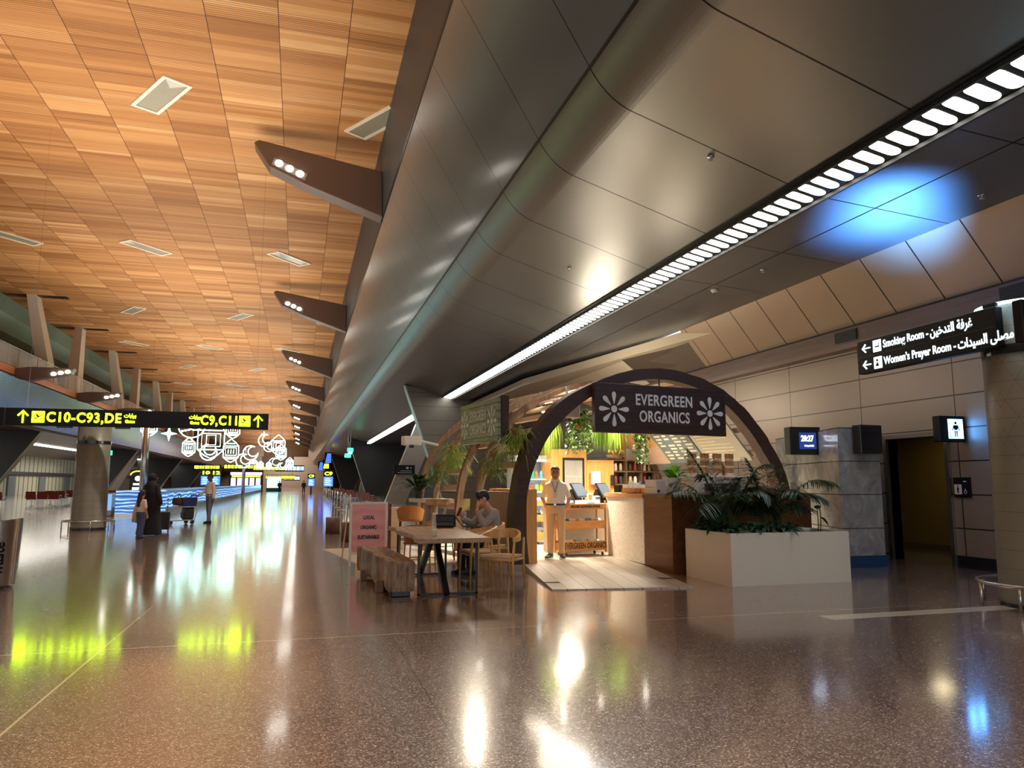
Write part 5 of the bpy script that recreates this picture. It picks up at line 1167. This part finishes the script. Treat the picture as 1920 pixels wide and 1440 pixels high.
# ================================================ right hand corridor: signs and displays
SBLK=plain('sign_black',(.007,.007,.009),.5,spec=.2)
SWH=emit('sign_white',(.80,.96,1.0),1.9)
AR1='\uFEE6\uFEF4\uFEA7\uFEAA\uFE98\uFEDF\u0627 \uFE94\uFED3\uFEAE\uFECF'
AR2='\u062A\u0627\u062F\uFEF4\uFEB4\uFEDF\u0627 \uFEF0\uFEE0\uFEBC\uFEE3'
t=thing('hanging_wayfinder','dark hanging sign reading Smoking Room and Women\u2019s Prayer Room','sign',(8.02,8.02,3.285),R(-2))
bd=MB().rbox(-.06,.06,-1.2,1.2,-.245,.245,.01).build('board',SBLK,t); MB().box(-.063,-.06,-1.2,1.2,-.003,.003).build('divider',plain('divider',(.05,.05,.06),.4),t)
TR=(R(90),0,R(-90))
def arrow(mb,ang,c,s,ax):
    "arrow outline in the plane through c; ax=(right,up) vectors"
    r,u=V(ax[0]),V(ax[1]); ca,sa=math.cos(ang),math.sin(ang)
    for (p,q_) in (((0,-.5),(0,.5)),((0,.5),(-.36,.12)),((0,.5),(.36,.12))):
        A=[]
        for (x_,y_) in (p,q_): A.append(V(c)+(r*(x_*ca-y_*sa)+u*(x_*sa+y_*ca))*s)
        bar(mb,A[0],A[1],.11*s)
for z0,en,ar in ((.12,'Smoking Room -',AR1),(-.125,'Women\u2019s Prayer Room -',AR2)):
    mb=MB(); arrow(mb,PI/2,(-.066,1.0,z0),.15,((0,-1,0),(0,0,1))); mb.build('arrow',SWH,t)
    ic=MB().box(-.066,-.06,.70,.86,z0-.085,z0+.085).build('pictogram',SWH,t)
    mb=MB(); 
    if z0>0: mb.box(-.069,-.066,.73,.82,z0-.02,z0); mb.box(-.069,-.066,.73,.75,z0+.01,z0+.03)
    else: mb.ell((-.067,.79,z0+.035),.003,.02,.02); mb.prism([(-.0685,.75,z0-.05),(-.0685,.83,z0-.05),(-.0685,.79,z0+.015)],(.003,0,0))
    mb.build('figure',SBLK,ic)
    e=textmesh('lettering',en,.155,SWH,t,(-.064,.66,z0),TR,align='LEFT',sx=.80,bold=.003)
    w=max(v.co.x for v in e.data.vertices)
    textmesh('lettering',ar,.165,SWH,t,(-.064,.66-w-.03,z0),TR,align='LEFT',sx=.78,bold=.004,res=2)
MB().box(-.02,.02,-1.18,-1.0,.26,.30).build('bracket',SBLK,t)
# round column with rail, carrying the signs
q=NT('column_etched'); x,y,z=q.xyz(); a=q.math('MULTIPLY',q.math('ARCTAN2',y,x),.5)
l=q.math('MAXIMUM',q.line(q.math('ADD',q.math('MULTIPLY',a,1.6),z),.44,0,.014),q.line(q.math('SUBTRACT',q.math('MULTIPLY',a,1.6),z),.44,0,.014))
hl=q.line(z,.22,0,.010); up=q.math('GREATER_THAN',z,1.7)
l=q.math('MAXIMUM',q.math('MULTIPLY',l,up),hl); n=q.noise(q.coord(),2,3)
q.set(q.mix(q.math('MULTIPLY',l,.45),q.mix(n,lin(112,108,96),lin(136,132,118)),lin(70,66,58)),.38,.0); COLM=q.m
def column(x,y,h,lab,raillab,ring=True):
    t=thing('round_column',lab,'column',(x,y,0)); t['kind']='thing'
    MB().lathe([(.52,.05),(.50,.10),(.48,h*.5),(.47,h)],n=40).build('shaft',COLM,t,True); MB().lathe([(.49,0),(.49,.05)],n=32).build('plinth',BLACK,t)
    if ring: MB().tube([(.50*math.cos(a),.50*math.sin(a),h) for a in [2*PI*k/40 for k in range(40)]],.02,8,closed=True).build('light_ring',emit('ring_light',(.5,.8,1),5),t,True)
    MB().lathe([(.485,h*.83),(.485,h*.86)],n=40).build('collar_band',plain('collar_dark',(.02,.02,.02),.2),t)
    r=thing('guard_rail',raillab,'rail',(x,y,0)); 
    MB().tube([(.72*math.cos(a),.72*math.sin(a),.27) for a in [2*PI*k/40 for k in range(40)]],.022,8,closed=True).build('ring',STEEL,r,True)
    for k in range(8): a=2*PI*k/8+.3; MB().cyl((.72*math.cos(a),.72*math.sin(a),0),(.72*math.cos(a),.72*math.sin(a),.27),.018,n=10).build('leg',STEEL,r,True)
    return t
column(8.52,6.95,3.58,'grey round column with etched triangles at the right edge','low steel guard ring around the column at the right edge')
t=thing('back_sign','black backed sign box high on the column at the right edge','sign',(8.35,6.3,3.22)); MB().rbox(-.72,.9,-.06,.06,-.24,.24,.01).build('box',SBLK,t); MB().box(-.72,.9,-.064,-.06,-.003,.003).build('divider',plain('divider',(.05,.05,.06),.4),t); MB().box(-.05,.05,.06,.28,-.1,.1).build('bracket',SBLK,t)
# clock display
t=thing('clock_display','black flight display showing 20:27 on the marble block','clock display',(9.02,11.95,2.21),R(-4)); t.scale=(1.09,1.09,1.09); MB().rbox(-.29,.29,-.09,.09,-.235,.235,.01).build('housing',BLACK,t)
MB().box(-.12,.20,-.094,-.09,-.14,.14).build('screen',emit('screen_navy',(.01,.03,.16),1.2),t)
CW=emit('clock_white',(.75,.85,1),4)
textmesh('lettering','20:27',.135,CW,t,(.03,-.097,.035),FRONT,sx=.78,bold=.004); textmesh('lettering','16 April 2025',.038,CW,t,(.06,-.097,-.085),FRONT,sx=.85,bold=.001)
MB().box(.05,.20,.05,.30,-.05,.05).build('bracket',BLACK,t)
t=thing('display_box','blank black display box on the right face of the marble block','display box',(9.47,10.80,2.18),R(6)); MB().rbox(-.25,.25,-.09,.09,-.24,.25,.01).build('housing',BLACK,t); MB().box(-.22,.22,-.094,-.09,-.21,.22).build('screen',plain('dead_screen',(.006,.006,.008),.08),t)
# restroom signs
t=thing('restroom_sign','lit white pictogram sign projecting from the wall over the doorway','sign',(10.70,10.27,2.35)); MB().rbox(-.27,.27,-.08,.08,-.22,.22,.01).build('box',SBLK,t)
MB().box(-.10,.21,-.085,-.08,-.165,.165).build('panel',emit('restroom_glow',(.10,.38,1.0),13),t)
mb=MB(); mb.prism([(.055+.026*math.cos(a),-.088,.10+.026*math.sin(a)) for a in [2*PI*k/14 for k in range(14)]],(0,.003,0))
for P in ([(0.005,.065),(.105,.065),(.09,-.02),(.02,-.02)],[(0.005,.06),(-.025,-.03),(-.008,-.035),(.02,.03)],[(.105,.06),(.135,-.03),(.118,-.035),(.09,.03)],[(.022,-.03),(.05,-.03),(.045,-.14),(.025,-.14)],[(.06,-.03),(.088,-.03),(.085,-.14),(.065,-.14)]): mb.prism([(a,-.088,b) for a,b in P],(0,.003,0))
mb.build('figure',SBLK,t)
t=thing('restroom_plaque','small black restroom plaque with white pictograms on the wall panels','sign',(10.985,10.36,1.36)); MB().box(-.015,.012,-.17,.17,-.17,.17).build('plate',SBLK,t)
PWH=plain('plaque_white',lin(226,216,214),.5); a=MB().rbox(-.02,-.016,-.0,.15,-.12,.05,.002).build('panel',PWH,t)
mb=MB(); mb.ell((-.022,.075,.02),.003,.013,.014); mb.prism([(-.0225,.055,.0),(-.0225,.095,.0),(-.0225,.085,-.1),(-.0225,.065,-.1)],(.003,0,0)); mb.build('figure',SBLK,a)
mb=MB(); mb.tube([(-.018,-.07+.025*math.cos(k),-.08+.025*math.sin(k)) for k in [2*PI*j/12 for j in range(12)]],.004,5,closed=True); mb.box(-.02,-.016,-.075,-.065,-.06,-.02); mb.box(-.02,-.016,-.10,-.04,.09,.11); mb.build('pictogram',PWH,t)
# ================================================ left hall
t=thing('waste_bin','round steel waste bin with slanted top at the left edge','bin',(-4.02,12.1,0))
rs=[]; n=40
for z,r,sl in ((0,.25,0),(.04,.27,0),(.05,.285,0),(.85,.315,0),(.90,.315,1)):
    rs.append([(r*math.cos(2*PI*k/n),r*math.sin(2*PI*k/n),z+(.05*math.cos(2*PI*k/n) if sl else 0)) for k in range(n)])
MB().rings(rs).build('body',STEEL,t,'auto'); mb=MB(); mb.tube([(.262*math.cos(2*PI*k/n),.262*math.sin(2*PI*k/n),.06) for k in range(n)],.02,8,closed=True); mb.build('foot_ring',plain('dark_rubber',(.05,.045,.045),.5),t,True)
mb=MB(); mb.ell((0.06,0,.905),.18,.18,.012); mb.build('opening_rim',CHROME,t,True)
WT=textmesh('lettering','waste',.20,BLACK,t,(0,0,0),(0,0,0),sx=.95,bold=.004,depth=.002)
for v in WT.data.vertices:   # wrap the upright lettering round the drum
    lx,ly=v.co.x,v.co.y; zz=.42+lx; th=R(-62)-ly/.305; rr=.30+.037*(zz-.05)/.8*.4+.004; v.co=(rr*math.cos(th),rr*math.sin(th),zz)
mb=MB(); 
for k in range(2): pass
mb.hexa([(.288*math.cos(R(-20)),.288*math.sin(R(-20)),.06),(.291*math.cos(R(-20)),.291*math.sin(R(-20)),.06),(.291*math.cos(R(-17)),.291*math.sin(R(-17)),.06),(.288*math.cos(R(-17)),.288*math.sin(R(-17)),.06),(.316*math.cos(R(-20)),.316*math.sin(R(-20)),.85),(.319*math.cos(R(-20)),.319*math.sin(R(-20)),.85),(.319*math.cos(R(-17)),.319*math.sin(R(-17)),.85),(.316*math.cos(R(-17)),.316*math.sin(R(-17)),.85)])
mb.build('stripe',plain('stripe_white',lin(220,214,200),.4),t)
column(-6.25,26.3,3.18,'grey round column under the yellow gate sign','low steel guard ring around the column under the gate sign',False)
YEL=emit('sign_yellow',(.62,1.0,.004),10.0)
t=thing('gate_sign','long black hanging sign with yellow lettering C10-C93,DE and C9,C11','sign',(-4.74,25.5,3.40))
MB().rbox(-3.72,3.72,-.10,.10,-.26,.26,.01).build('board',SBLK,t)
def X_(x): return x+4.74
for (x,rot) in ((-8.0,0),(-1.33,0)):
    mb=MB(); arrow(mb,0,(X_(x),-.106,0),.34,((1,0,0),(0,0,1))); mb.build('arrow',YEL,t)
for x in (-7.6,-1.74):
    ic=MB().rbox(X_(x)-.17,X_(x)+.17,-.108,-.10,-.17,.17,.002).build('pictogram',YEL,t); mb=MB(); mb.prism([(X_(x)-.11,-.112,-.05),(X_(x)+.12,-.112,.08),(X_(x)+.13,-.112,.06),(X_(x)-.09,-.112,-.08)],(0,.004,0)); mb.prism([(X_(x)-.03,-.112,.0),(X_(x)-.07,-.112,.09),(X_(x)-.04,-.112,.1),(X_(x)+.04,-.112,.02)],(0,.004,0)); mb.build('figure',SBLK,ic)
textmesh('lettering','C10-C93,DE',.41,YEL,t,(X_(-6.36),-.106,-.01),FRONT,fit=2.04,bold=.010,gap=1.12)
textmesh('lettering','C9,C11',.41,YEL,t,(X_(-2.49),-.106,-.01),FRONT,fit=1.08,bold=.010,gap=1.12)
ARG='\u062A\uFE8E\uFE91\u0627\uFEEE\uFE91'
for x in (-5.09,-3.23):
    textmesh('lettering','Gates',.13,YEL,t,(X_(x),-.106,-.09),FRONT,sx=.9,bold=.004); textmesh('lettering',ARG,.16,YEL,t,(X_(x),-.106,.09),FRONT,sx=.85,bold=.004,res=2)
for x in (-6.9,-5.3): MB().box(X_(x)-.2,X_(x)+.2,-.08,.08,-.31,-.26).build('speaker',BLACK,t)
for x in (-3.2,3.3): MB().cyl((x,0,.26),(x,0,9.2),.004,n=6).build('cable',STEEL,t)
t=thing('transfer_sign','black hanging sign with pale blue arrows at the far left edge','sign',(-9.75,25.5,3.40)); MB().rbox(-1.25,1.25,-.10,.10,-.26,.26,.01).build('board',SBLK,t); BLU=emit('sign_pale_blue',(.45,.9,1),4)
for zz in (.11,-.11):
    mb=MB(); arrow(mb,0,(1.05,-.106,zz),.17,((1,0,0),(0,0,1))); arrow(mb,0,(.8,-.106,zz),.17,((1,0,0),(0,0,1))); mb.build('arrow',BLU,t)
mb=MB(); mb.cyl((0,0,.26),(0,0,9.2),.004,n=6); mb.build('cable',STEEL,t)
# lamp columns
for (x,y,h,r,lab) in ((-7.35,40.5,4.9,.17,'slim steel post behind the robed person'),(-5.2,78,5.0,.16,'slim greenish post far along the moving walkway')):
    t=thing('steel_post',lab,'post',(x,y,0)); MB().lathe([(r,0.03),(r*.95,h)],n=20).build('shaft',STEEL,t,True); MB().lathe([(r*1.3,0),(r*1.3,.03)],n=20).build('base_plate',STEEL,t)
# moving walkway with lit wave sides
q=NT('wave_screen'); wv=q.n('ShaderNodeTexWave'); wv.wave_type='BANDS'; wv.bands_direction='Z'; q.put(wv.inputs['Vector'],q.mapping((.28,.28,1))); wv.inputs['Scale'].default_value=1.9; wv.inputs['Distortion'].default_value=5.0; wv.inputs['Detail'].default_value=2; wv.inputs['Detail Scale'].default_value=1.6
c=q.ramp(wv.outputs['Fac'],[(0,(.02,.06,.26)),(.3,(.03,.20,.62)),(.55,(.08,.40,.85)),(.72,(.16,.12,.34)),(.86,(.10,.42,.86)),(.96,(.65,.92,1.0))]); q.set((.02,.02,.03),.2); q.put(q.b.inputs['Emission Color'],c); q.b.inputs['Emission Strength'].default_value=.85; WAVE=q.m
t=thing('moving_walkway','long moving walkway with glowing blue wave side panels','moving walkway',(-6.62,36.2,0))
MB().box(-1.0,1.0,.12,88,0,.34).build('skirt',plain('walk_skirt',lin(150,140,132),.3,.7),t)
MB().box(-1.0,1.0,0,.12,.12,1.10).build('end_screen',WAVE,t); MB().box(.9,.98,.12,88,.34,1.02).build('side_screen',WAVE,t); MB().box(-.98,-.9,.12,88,.34,1.02).build('side_screen',WAVE,t)
MB().box(.88,1.0,.12,88,1.02,1.09).build('handrail',plain('rail_pale',lin(150,180,196),.3),t); MB().box(-1.0,-.88,.12,88,1.02,1.09).build('handrail',plain('rail_pale',lin(150,180,196),.3),t)
MB().box(1.0,1.03,.2,88,.28,.33).build('trim_strip',plain('walk_trim',lin(196,156,112),.3,.4),t); MB().box(-1.0,1.0,0,.12,0,.12).build('kick_plate',STEEL,t)
t=thing('walkway_totem','pale blue panel box at the near end of the moving walkway','totem',(-7.95,36.6,0)); MB().rbox(-.18,.18,-.3,.3,0,1.0,.03).build('body',plain('totem_body',lin(170,160,150),.4,.4),t); MB().box(-.02,.17,-.305,-.3,.25,.95).build('panel',emit('totem_glow',(.2,.45,.9),.9),t)
# luggage trolley
t=thing('luggage_trolley','steel luggage trolley with dark blue basket and bag','trolley',(-3.72,28.85,0),R(-58))
for sx in (-1,1):
    MB().tube([(sx*.24,-.75,.14),(sx*.24,.12,.14),(sx*.24,.22,.5),(sx*.24,.2,1.0)],.018,8).build('side_frame',STEEL,t,True)
    for yy in (-.7,.05): MB().cyl((sx*.24-.02,yy,.07),(sx*.24+.02,yy,.07),.07,n=14).build('wheel',BLACK,t)
MB().box(-.24,.24,-.75,.12,.13,.16).build('platform',STEEL,t); MB().cyl((-.27,.2,1.0),(.27,.2,1.0),.022,n=10).build('handle',plain('trolley_handle',(.02,.04,.16),.4),t)
MB().hexa([(-.22,-.26,.62),(.22,-.26,.62),(.22,.18,.62),(-.22,.18,.62),(-.25,-.34,.92),(.25,-.34,.92),(.25,.2,.92),(-.25,.2,.92)]).build('basket',plain('basket_blue',lin(28,38,92),.5),t)
b=thing('travel_bag','dark brown travel bag at the front of the luggage trolley','bag',(-3.96,28.7,.66),R(-58)); MB().rbox(-.2,.2,-.24,.12,0,.26,.06).build('body',plain('bag_brown',lin(58,38,30),.7),b); MB().tube([(-.1,-.05,.25),(-.08,-.05,.36),(.08,-.05,.36),(.1,-.05,.25)],.014,8).build('handle',BLACK,b)
b=thing('backpack','black backpack on the lower deck of the trolley','bag',(-3.7,28.85,.16),R(-58)); MB().rbox(-.16,.16,-.2,.14,0,.42,.05).build('body',BLACK,b); MB().rbox(-.12,.12,-.24,-.2,.05,.25,.02).build('pocket',BLACKM,b)
# gate seating: rows of red seats
RED=plain('seat_red',lin(122,42,24),.6,0,.06,4)
def seatrow(x,y,n,rz,lab,grp,proto=[None]):
    t=thing('seat_row',lab,'seat row',(x,y,0),rz,grp); p=.62
    for k in range(n):
        cx=(k-(n-1)/2)*p
        s=MB().rbox(cx-.27,cx+.27,-.26,.2,.42,.48,.03).build('seat',RED,t); MB().hexa([(cx-.27,.18,.46),(cx+.27,.18,.46),(cx+.27,.24,.46),(cx-.27,.24,.46),(cx-.27,.32,.9),(cx+.27,.32,.9),(cx+.27,.37,.9),(cx-.27,.37,.9)]).build('backrest',RED,t)
    for k in range(n+1):
        cx=(k-n/2)*p; MB().tube([(cx,.22,.45),(cx,.2,.66),(cx,-.22,.66),(cx,-.24,.42)],.02,6).build('armrest',STEEL,t)
    MB().box(-n*p/2,n*p/2,-.03,.03,.36,.42).build('beam',STEEL,t)
    for cx in (-n*p/2+.3,n*p/2-.3):
        mb=MB(); mb.box(cx-.03,cx+.03,-.03,.03,.03,.36); mb.box(cx-.03,cx+.03,-.3,.3,0,.04); mb.build('leg',STEEL,t)
    return t
G1='red seat rows at the left gate'
for k,(x,y,n,lab) in enumerate(((-17.6,51,3,'red seat row cut by the left edge of the picture'),(-15.2,53,3,'three red seats left of the gate sign column, nearest row'),(-15.6,57,2,'red seat row just left of the gate sign column, second row'),(-15.4,61,2,'red seat row just left of the gate sign column, third row back'),(-12.2,60,3,'red seat row right of the gate sign column behind the walkway'),(-12.0,68,4,'far red seat row behind the moving walkway'))): seatrow(x,y,n,R(180),lab,G1)
G2='red seat rows at the right gate'
for k in range(7): seatrow(3.9+.25*(k%2),43+5.6*k,4,R(98),('red seat row at the right gate, %s from the camera'%NTH[k]).replace('nearest from','nearest to'),G2)
# posts of the queue barrier on the right
pr=None
for k in range(12):
    lab='slim chrome barrier post in the line left of the right gate seats'
    if pr is None:
        t=thing('barrier_post',lab,'post',(2.15,33+4.2*k,0),0,'chrome barrier posts at the right gate'); MB().cyl((0,0,.02),(0,0,.95),.03,n=12).build('shaft',CHROME,t,True); MB().lathe([(.16,0),(.16,.015),(.04,.03)],n=18).build('base',CHROME,t,True); pr=t
    else: dup(pr,(2.15+.03*k,33+4.2*k,0))
# black notice bar on the light pillar
t=thing('notice_panel','black notice panel with white symbol on the light grey slanted pillar','sign',(7.2,53.4,2.35)); MB().box(-.78,.72,-.05,.05,-.33,.33).build('panel',SBLK,t); mb=MB(); mb.box(.1,.28,-.056,-.05,.05,.2); mb.box(-.3,.5,-.056,-.05,-.1,-.07); mb.box(-.5,.5,-.056,-.05,-.22,-.19); mb.box(.4,.5,-.056,-.05,.08,.16); mb.build('print',plain('notice_print',lin(190,190,190),.5),t)
# ================================================ festive lanterns and moons
NEON=emit('neon_white',(.5,1.0,.88),7)
def outline(mb,pts,r=.030,closed=True): mb.tube([V((a,0,b)) for a,b in pts],r,6,closed=closed,caps=not closed)
def lantern(t,w,h,style):
    mb=MB(); a=w/2
    body=[(-a,-h*.28),(-a,h*.2),(-a*.55,h*.36),(0,h*.5),(a*.55,h*.36),(a,h*.2),(a,-h*.28),(a*.5,-h*.42),(0,-h*.5),(-a*.5,-h*.42)]
    outline(mb,body); mb.build('outline',NEON,t)
    mb=MB(); outline(mb,[(-a,h*.2),(a,h*.2)],.03,False); outline(mb,[(-a,-h*.28),(a,-h*.28)],.03,False); outline(mb,[(-a*.7,h*.12),(a*.7,h*.12),(a*.7,-h*.2),(-a*.7,-h*.2)],.03)
    if style: 
        for k in (-1,0,1): outline(mb,[(k*a*.35,-h*.12),(k*a*.35,h*.05)],.03,False)
        outline(mb,[(-a*.6,-h*.35),(a*.6,-h*.35)],.03,False); outline(mb,[(-a*.5,h*.3),(a*.5,h*.3)],.03,False)
    else:
        outline(mb,[(-a*.35,h*.08),(a*.35,h*.08),(a*.35,-h*.16),(-a*.35,-h*.16)],.03)
    mb.build('inner_lines',NEON,t)
def moon(t,r,ang=.5):
    mb=MB(); P=[]
    for k in range(15): a_=ang+.5+(2*PI-1.0)*k/14; P.append((r*math.cos(a_),r*math.sin(a_)))
    e0,e1=P[0],P[-1]; c=(math.cos(ang)*r*.38,math.sin(ang)*r*.38); r2=math.hypot(e0[0]-c[0],e0[1]-c[1]); a0=math.atan2(e0[1]-c[1],e0[0]-c[0]); a1=math.atan2(e1[1]-c[1],e1[0]-c[0])
    if a1<a0: a1+=2*PI
    for k in range(1,12): a_=a1+(a0-a1)*k/12; P.append((c[0]+r2*math.cos(a_),c[1]+r2*math.sin(a_)))
    outline(mb,P,.036); mb.build('outline',NEON,t)
def star(t,r):
    mb=MB(); mb.prism([( (r if k%2==0 else r*.3)*math.sin(PI*k/4),-.03,(r if k%2==0 else r*.3)*math.cos(PI*k/4)) for k in range(8)],(0,.06,0)); mb.build('outline',NEON,t)
LG='festive neon lights hanging over the hall'
def deco(kind,X,Y,Z,size,lab,style=0):
    p=V((X,Y,Z))
    nm={'l':'neon_lantern','m':'neon_crescent','s':'neon_star'}[kind]
    t=thing(nm,lab,{'l':'lantern light','m':'crescent light','s':'star light'}[kind],tuple(p),0,LG)
    if kind=='l': lantern(t,size*.62,size,style); top=size*.5
    elif kind=='m': moon(t,size/2,style); top=size*.4
    else: star(t,size/2); top=size*.5
    MB().cyl((0,0,top),(0,0,12.6-p.z),.003,n=5).build('cable',STEEL,t)
D=[
('l', -9.29, 52.0, 5.11, 1.5, 'white neon lantern under the middle of the gate sign, left of the star', 1),
('s', -8.1, 52.0, 4.56, 0.95, 'four pointed white neon star right of the steel post'),
('m', -7.03, 54.0, 5.27, 1.7, 'white neon crescent peeping below the gate sign left of the big lantern', 0.9),
('l', -5.78, 54.0, 4.4, 2.7, 'largest white neon lantern with nested squares in the middle of the hall', 0),
('m', -6.12, 56.0, 3.54, 1.1, 'white neon crescent under the largest lantern', 1.2),
('l', -7.68, 58.0, 3.98, 1.35, 'small white neon lantern left of the largest lantern', 1),
('l', -4.75, 58.0, 5.38, 1.5, 'white neon lantern peeping below the right end of the gate sign', 1),
('l', -4.99, 60.0, 3.83, 1.75, 'tall white neon lantern right of the largest lantern', 1),
('m', -3.82, 64.0, 3.83, 1.15, 'white neon crescent right of the tall lantern', 0.5),
('m', -4.49, 66.0, 3.24, 1.15, 'larger low white neon crescent above the far yellow signs', 0.6),
('m', -2.84, 66.0, 4.94, 1.05, 'upper right white neon crescent with a star above it', 0.6),
('m', -2.6, 68.0, 4.5, 0.8, 'small white neon crescent tucked under the upper right crescent', 0.4),
('s', -2.95, 66.0, 5.48, 0.5, 'tiny white neon star over the upper right crescent'),
('l', -1.76, 66.0, 4.6, 1.7, 'right hand white neon lantern', 0),
('l', -1.7, 74.0, 4.29, 1.5, 'white neon lantern behind the foot of the right hand lantern', 1),
('l', -5.52, 100.0, 3.77, 1.3, 'far white neon lantern in the low row, first from the left', 1),
('l', -4.69, 100.0, 3.65, 1.0, 'far white neon lantern in the low row, second from the left', 1),
('m', -3.21, 104.0, 4.03, 1.3, 'far white neon crescent in the low row', 0.5),
('l', -4.02, 108.0, 3.76, 1.1, 'far white neon lantern in the low row, middle', 1),
('l', -1.2, 100.0, 3.94, 1.4, 'far white neon lantern in the low row, right end', 1),
('m', -2.34, 108.0, 3.69, 0.9, 'small far white neon crescent near the right end of the low row', 0.8),
]
for d in D: deco(*d)
# ================================================ far signs and screens
def farsign(x,y,z,w,h,m,lab,name='wayfinding_sign',cat='sign',strips=None,cab=True):
    t=thing(name,lab,cat,(x,y,z)); MB().box(-w/2,w/2,-.06,.06,-h/2,h/2).build('board',SBLK,t); mb=MB(); random.seed(int(abs(x*7+y)))
    xx=-w/2+.08
    while xx<w/2-.2:
        ww=random.uniform(.15,.5); mb.box(xx,min(xx+ww,w/2-.05),-.07,-.06,-h*.32,h*.32); xx+=ww+.1
    mb.build('lettering',m,t)
    if cab: MB().cyl((0,0,h/2),(0,0,12.62-z if x<2.2 and x>-15 else 5.6-z),.015,n=5).build('cable',STEEL,t)
YF=emit('far_yellow',(.85,1.0,.04),3); BF=emit('far_blue',(.05,.16,1.0),2.2); CF=emit('far_cyan',(.35,.75,1.0),3); GF=emit('exit_green',(.05,.85,.35),2.5)
farsign(-10.4,95,3.25,3.0,.55,YF,'far yellow lettered sign left of the low lantern row'); farsign(-6.9,96,3.35,3.6,.6,YF,'long far yellow lettered sign below the low crescent')
farsign(-4.0,110,3.4,4.2,.6,YF,'far yellow lettered sign in the middle of the hall'); farsign(-1.3,114,3.5,4.0,.9,CF,'far pale blue lettered sign below the low lantern row')
farsign(-3.2,140,2.4,5,.8,YF,'farthest yellow lettered sign over the end of the walkway'); farsign(-1.3,150,2.3,3,.9,CF,'farthest pale blue sign low at the end of the hall')
def screen(x,y,w,h,z,head,body,lab,num='C9'):
    t=thing('gate_screen',lab,'screen',(x,y,0)); MB().box(-w/2,w/2,-.1,.1,z,z+h).build('screen',body,t); MB().box(-w/2,w/2,-.1,.1,z+h+.1,z+h+.1+h*.45).build('number_panel',SBLK,t); textmesh('lettering',num,h*.5,head,t,(0,-.11,z+h+.1+h*.22),FRONT,fit=w*.85,bold=.02)
    mb=MB()
    for j in range(4): mb.box(-w*.35,w*.3-.1*(j%2),-.11,-.1,z+h*(.15+.2*j),z+h*(.22+.2*j))
    mb.build('flight_lines',CF,t); MB().box(-.1,.1,-.05,.05,0,z).build('leg',BLACKM,t); MB().box(-w/2-.06,w/2+.06,0,.12,z-.06,z+h*1.45+.2).build('frame',BLACK,t)
screen(-8.9,80,.8,.9,1.2,YF,BF,'left of two gate screens with yellow numbers behind the walkway','10'); screen(-8.0,80.5,.8,.9,1.2,YF,BF,'right of two gate screens with yellow numbers behind the walkway','12')
screen(1.55,100,.8,.95,1.0,YF,BF,'gate screen with yellow number far down the right side'); screen(3.0,82,.95,1.0,1.05,YF,BF,'larger gate screen with yellow number nearer on the right side')
t=thing('advert_screen','glowing pale cyan advert screen far down the hall','screen',(-3.9,130,0)); MB().box(-1.1,1.1,-.1,.1,.6,2.4).build('screen',emit('advert_cyan',(.4,.9,.95),2.2),t); MB().box(-1.2,1.2,0,.2,0,2.5).build('frame',BLACK,t)
t=thing('shop_front','far lit shop front with white and violet displays','shop front',(-8.2,129,0)); MB().box(-2.6,2.6,0,.4,0,4).build('wall',plain('shop_dark',lin(50,40,50),.6),t)
for k in range(5): MB().box(-2.3+.95*k,-1.6+.95*k,-.06,0,.4+.2*(k%2),2.2).build('display',emit('shop_glow_%d'%(k%3),((.9,.85,1),(.75,.4,.85),(.9,1,.95))[k%3],2.0),t)
MB().box(-2.4,2.4,-.08,0,2.7,3.1).build('sign_strip',emit('shop_violet',(.8,.6,1),2.5),t); MB().box(-2.2,2.2,-.08,0,2.35,2.6).build('sign_strip',YF,t)
for (x,y,z,lab) in ((4.95,78,4.75,'upper green exit sign under the right soffit'),(4.6,76,4.1,'lower green exit sign beside the dark right pillar'),(-15.95,72,4.0,'green exit sign under the left soffit by the column')):
    t=thing('exit_sign',lab,'exit sign',(x,y,z)); MB().rbox(-.3,.3,-.05,.05,-.2,.2,.02).build('panel',GF,t); mb=MB(); mb.box(-.12,-.06,-.055,-.05,-.1,.08); mb.box(.0,.15,-.055,-.05,-.02,.03); mb.build('pictogram',plain('exit_white',lin(230,240,230),.5),t); MB().cyl((0,0,.2),(0,0,(6.9 if x>0 else 4.72)-z),.015,n=5).build('stem',STEEL,t)
# glowing boards added for the blue and yellow reflections under the right soffit
for (y,m,z,h,lab) in ((112,BF,5.0,1.4,'tall blue lit board under the right soffit edge'),(120,YF,4.3,1.3,'tall yellow lit board under the right soffit edge'),(150,BF,4.6,1.6,'far blue lit board under the right soffit edge')):
    t=thing('reflection_board',lab,'lit board',(4.1,y,z)); mb=MB()
    for j in range(7): mb.box(-.5+.04*j,.3,-.06,0,-h/2+j*h/7,-h/2+j*h/7+h*.09)
    mb.build('lettering',m,t); MB().box(-.6,.4,0,.1,-h/2-.1,h/2+.1).build('board',SBLK,t); MB().cyl((0,.05,h/2),(0,.05,7.15-z),.02,n=6).build('stem',STEEL,t)
t=thing('advert_totem','dark totem with white shapes and yellow arch behind the walkway','totem',(-11.6,62,0)); MB().rbox(-.55,.55,-.15,.15,0,2.4,.05).build('body',BLACK,t); mb=MB(); mb.box(-.35,.35,-.16,-.15,.9,1.1); mb.box(-.3,.3,-.16,-.15,1.25,1.4); mb.ell((0,-.15,1.75),.2,.02,.2); mb.build('print',emit('totem_white',(.8,1,.9),1.5),t); mb=MB(); mb.tube([(.5*math.cos(a),-.16,2.0+.3*math.sin(a)) for a in [PI*k/10 for k in range(11)]],.04,6); mb.build('arch_trim',YF,t)
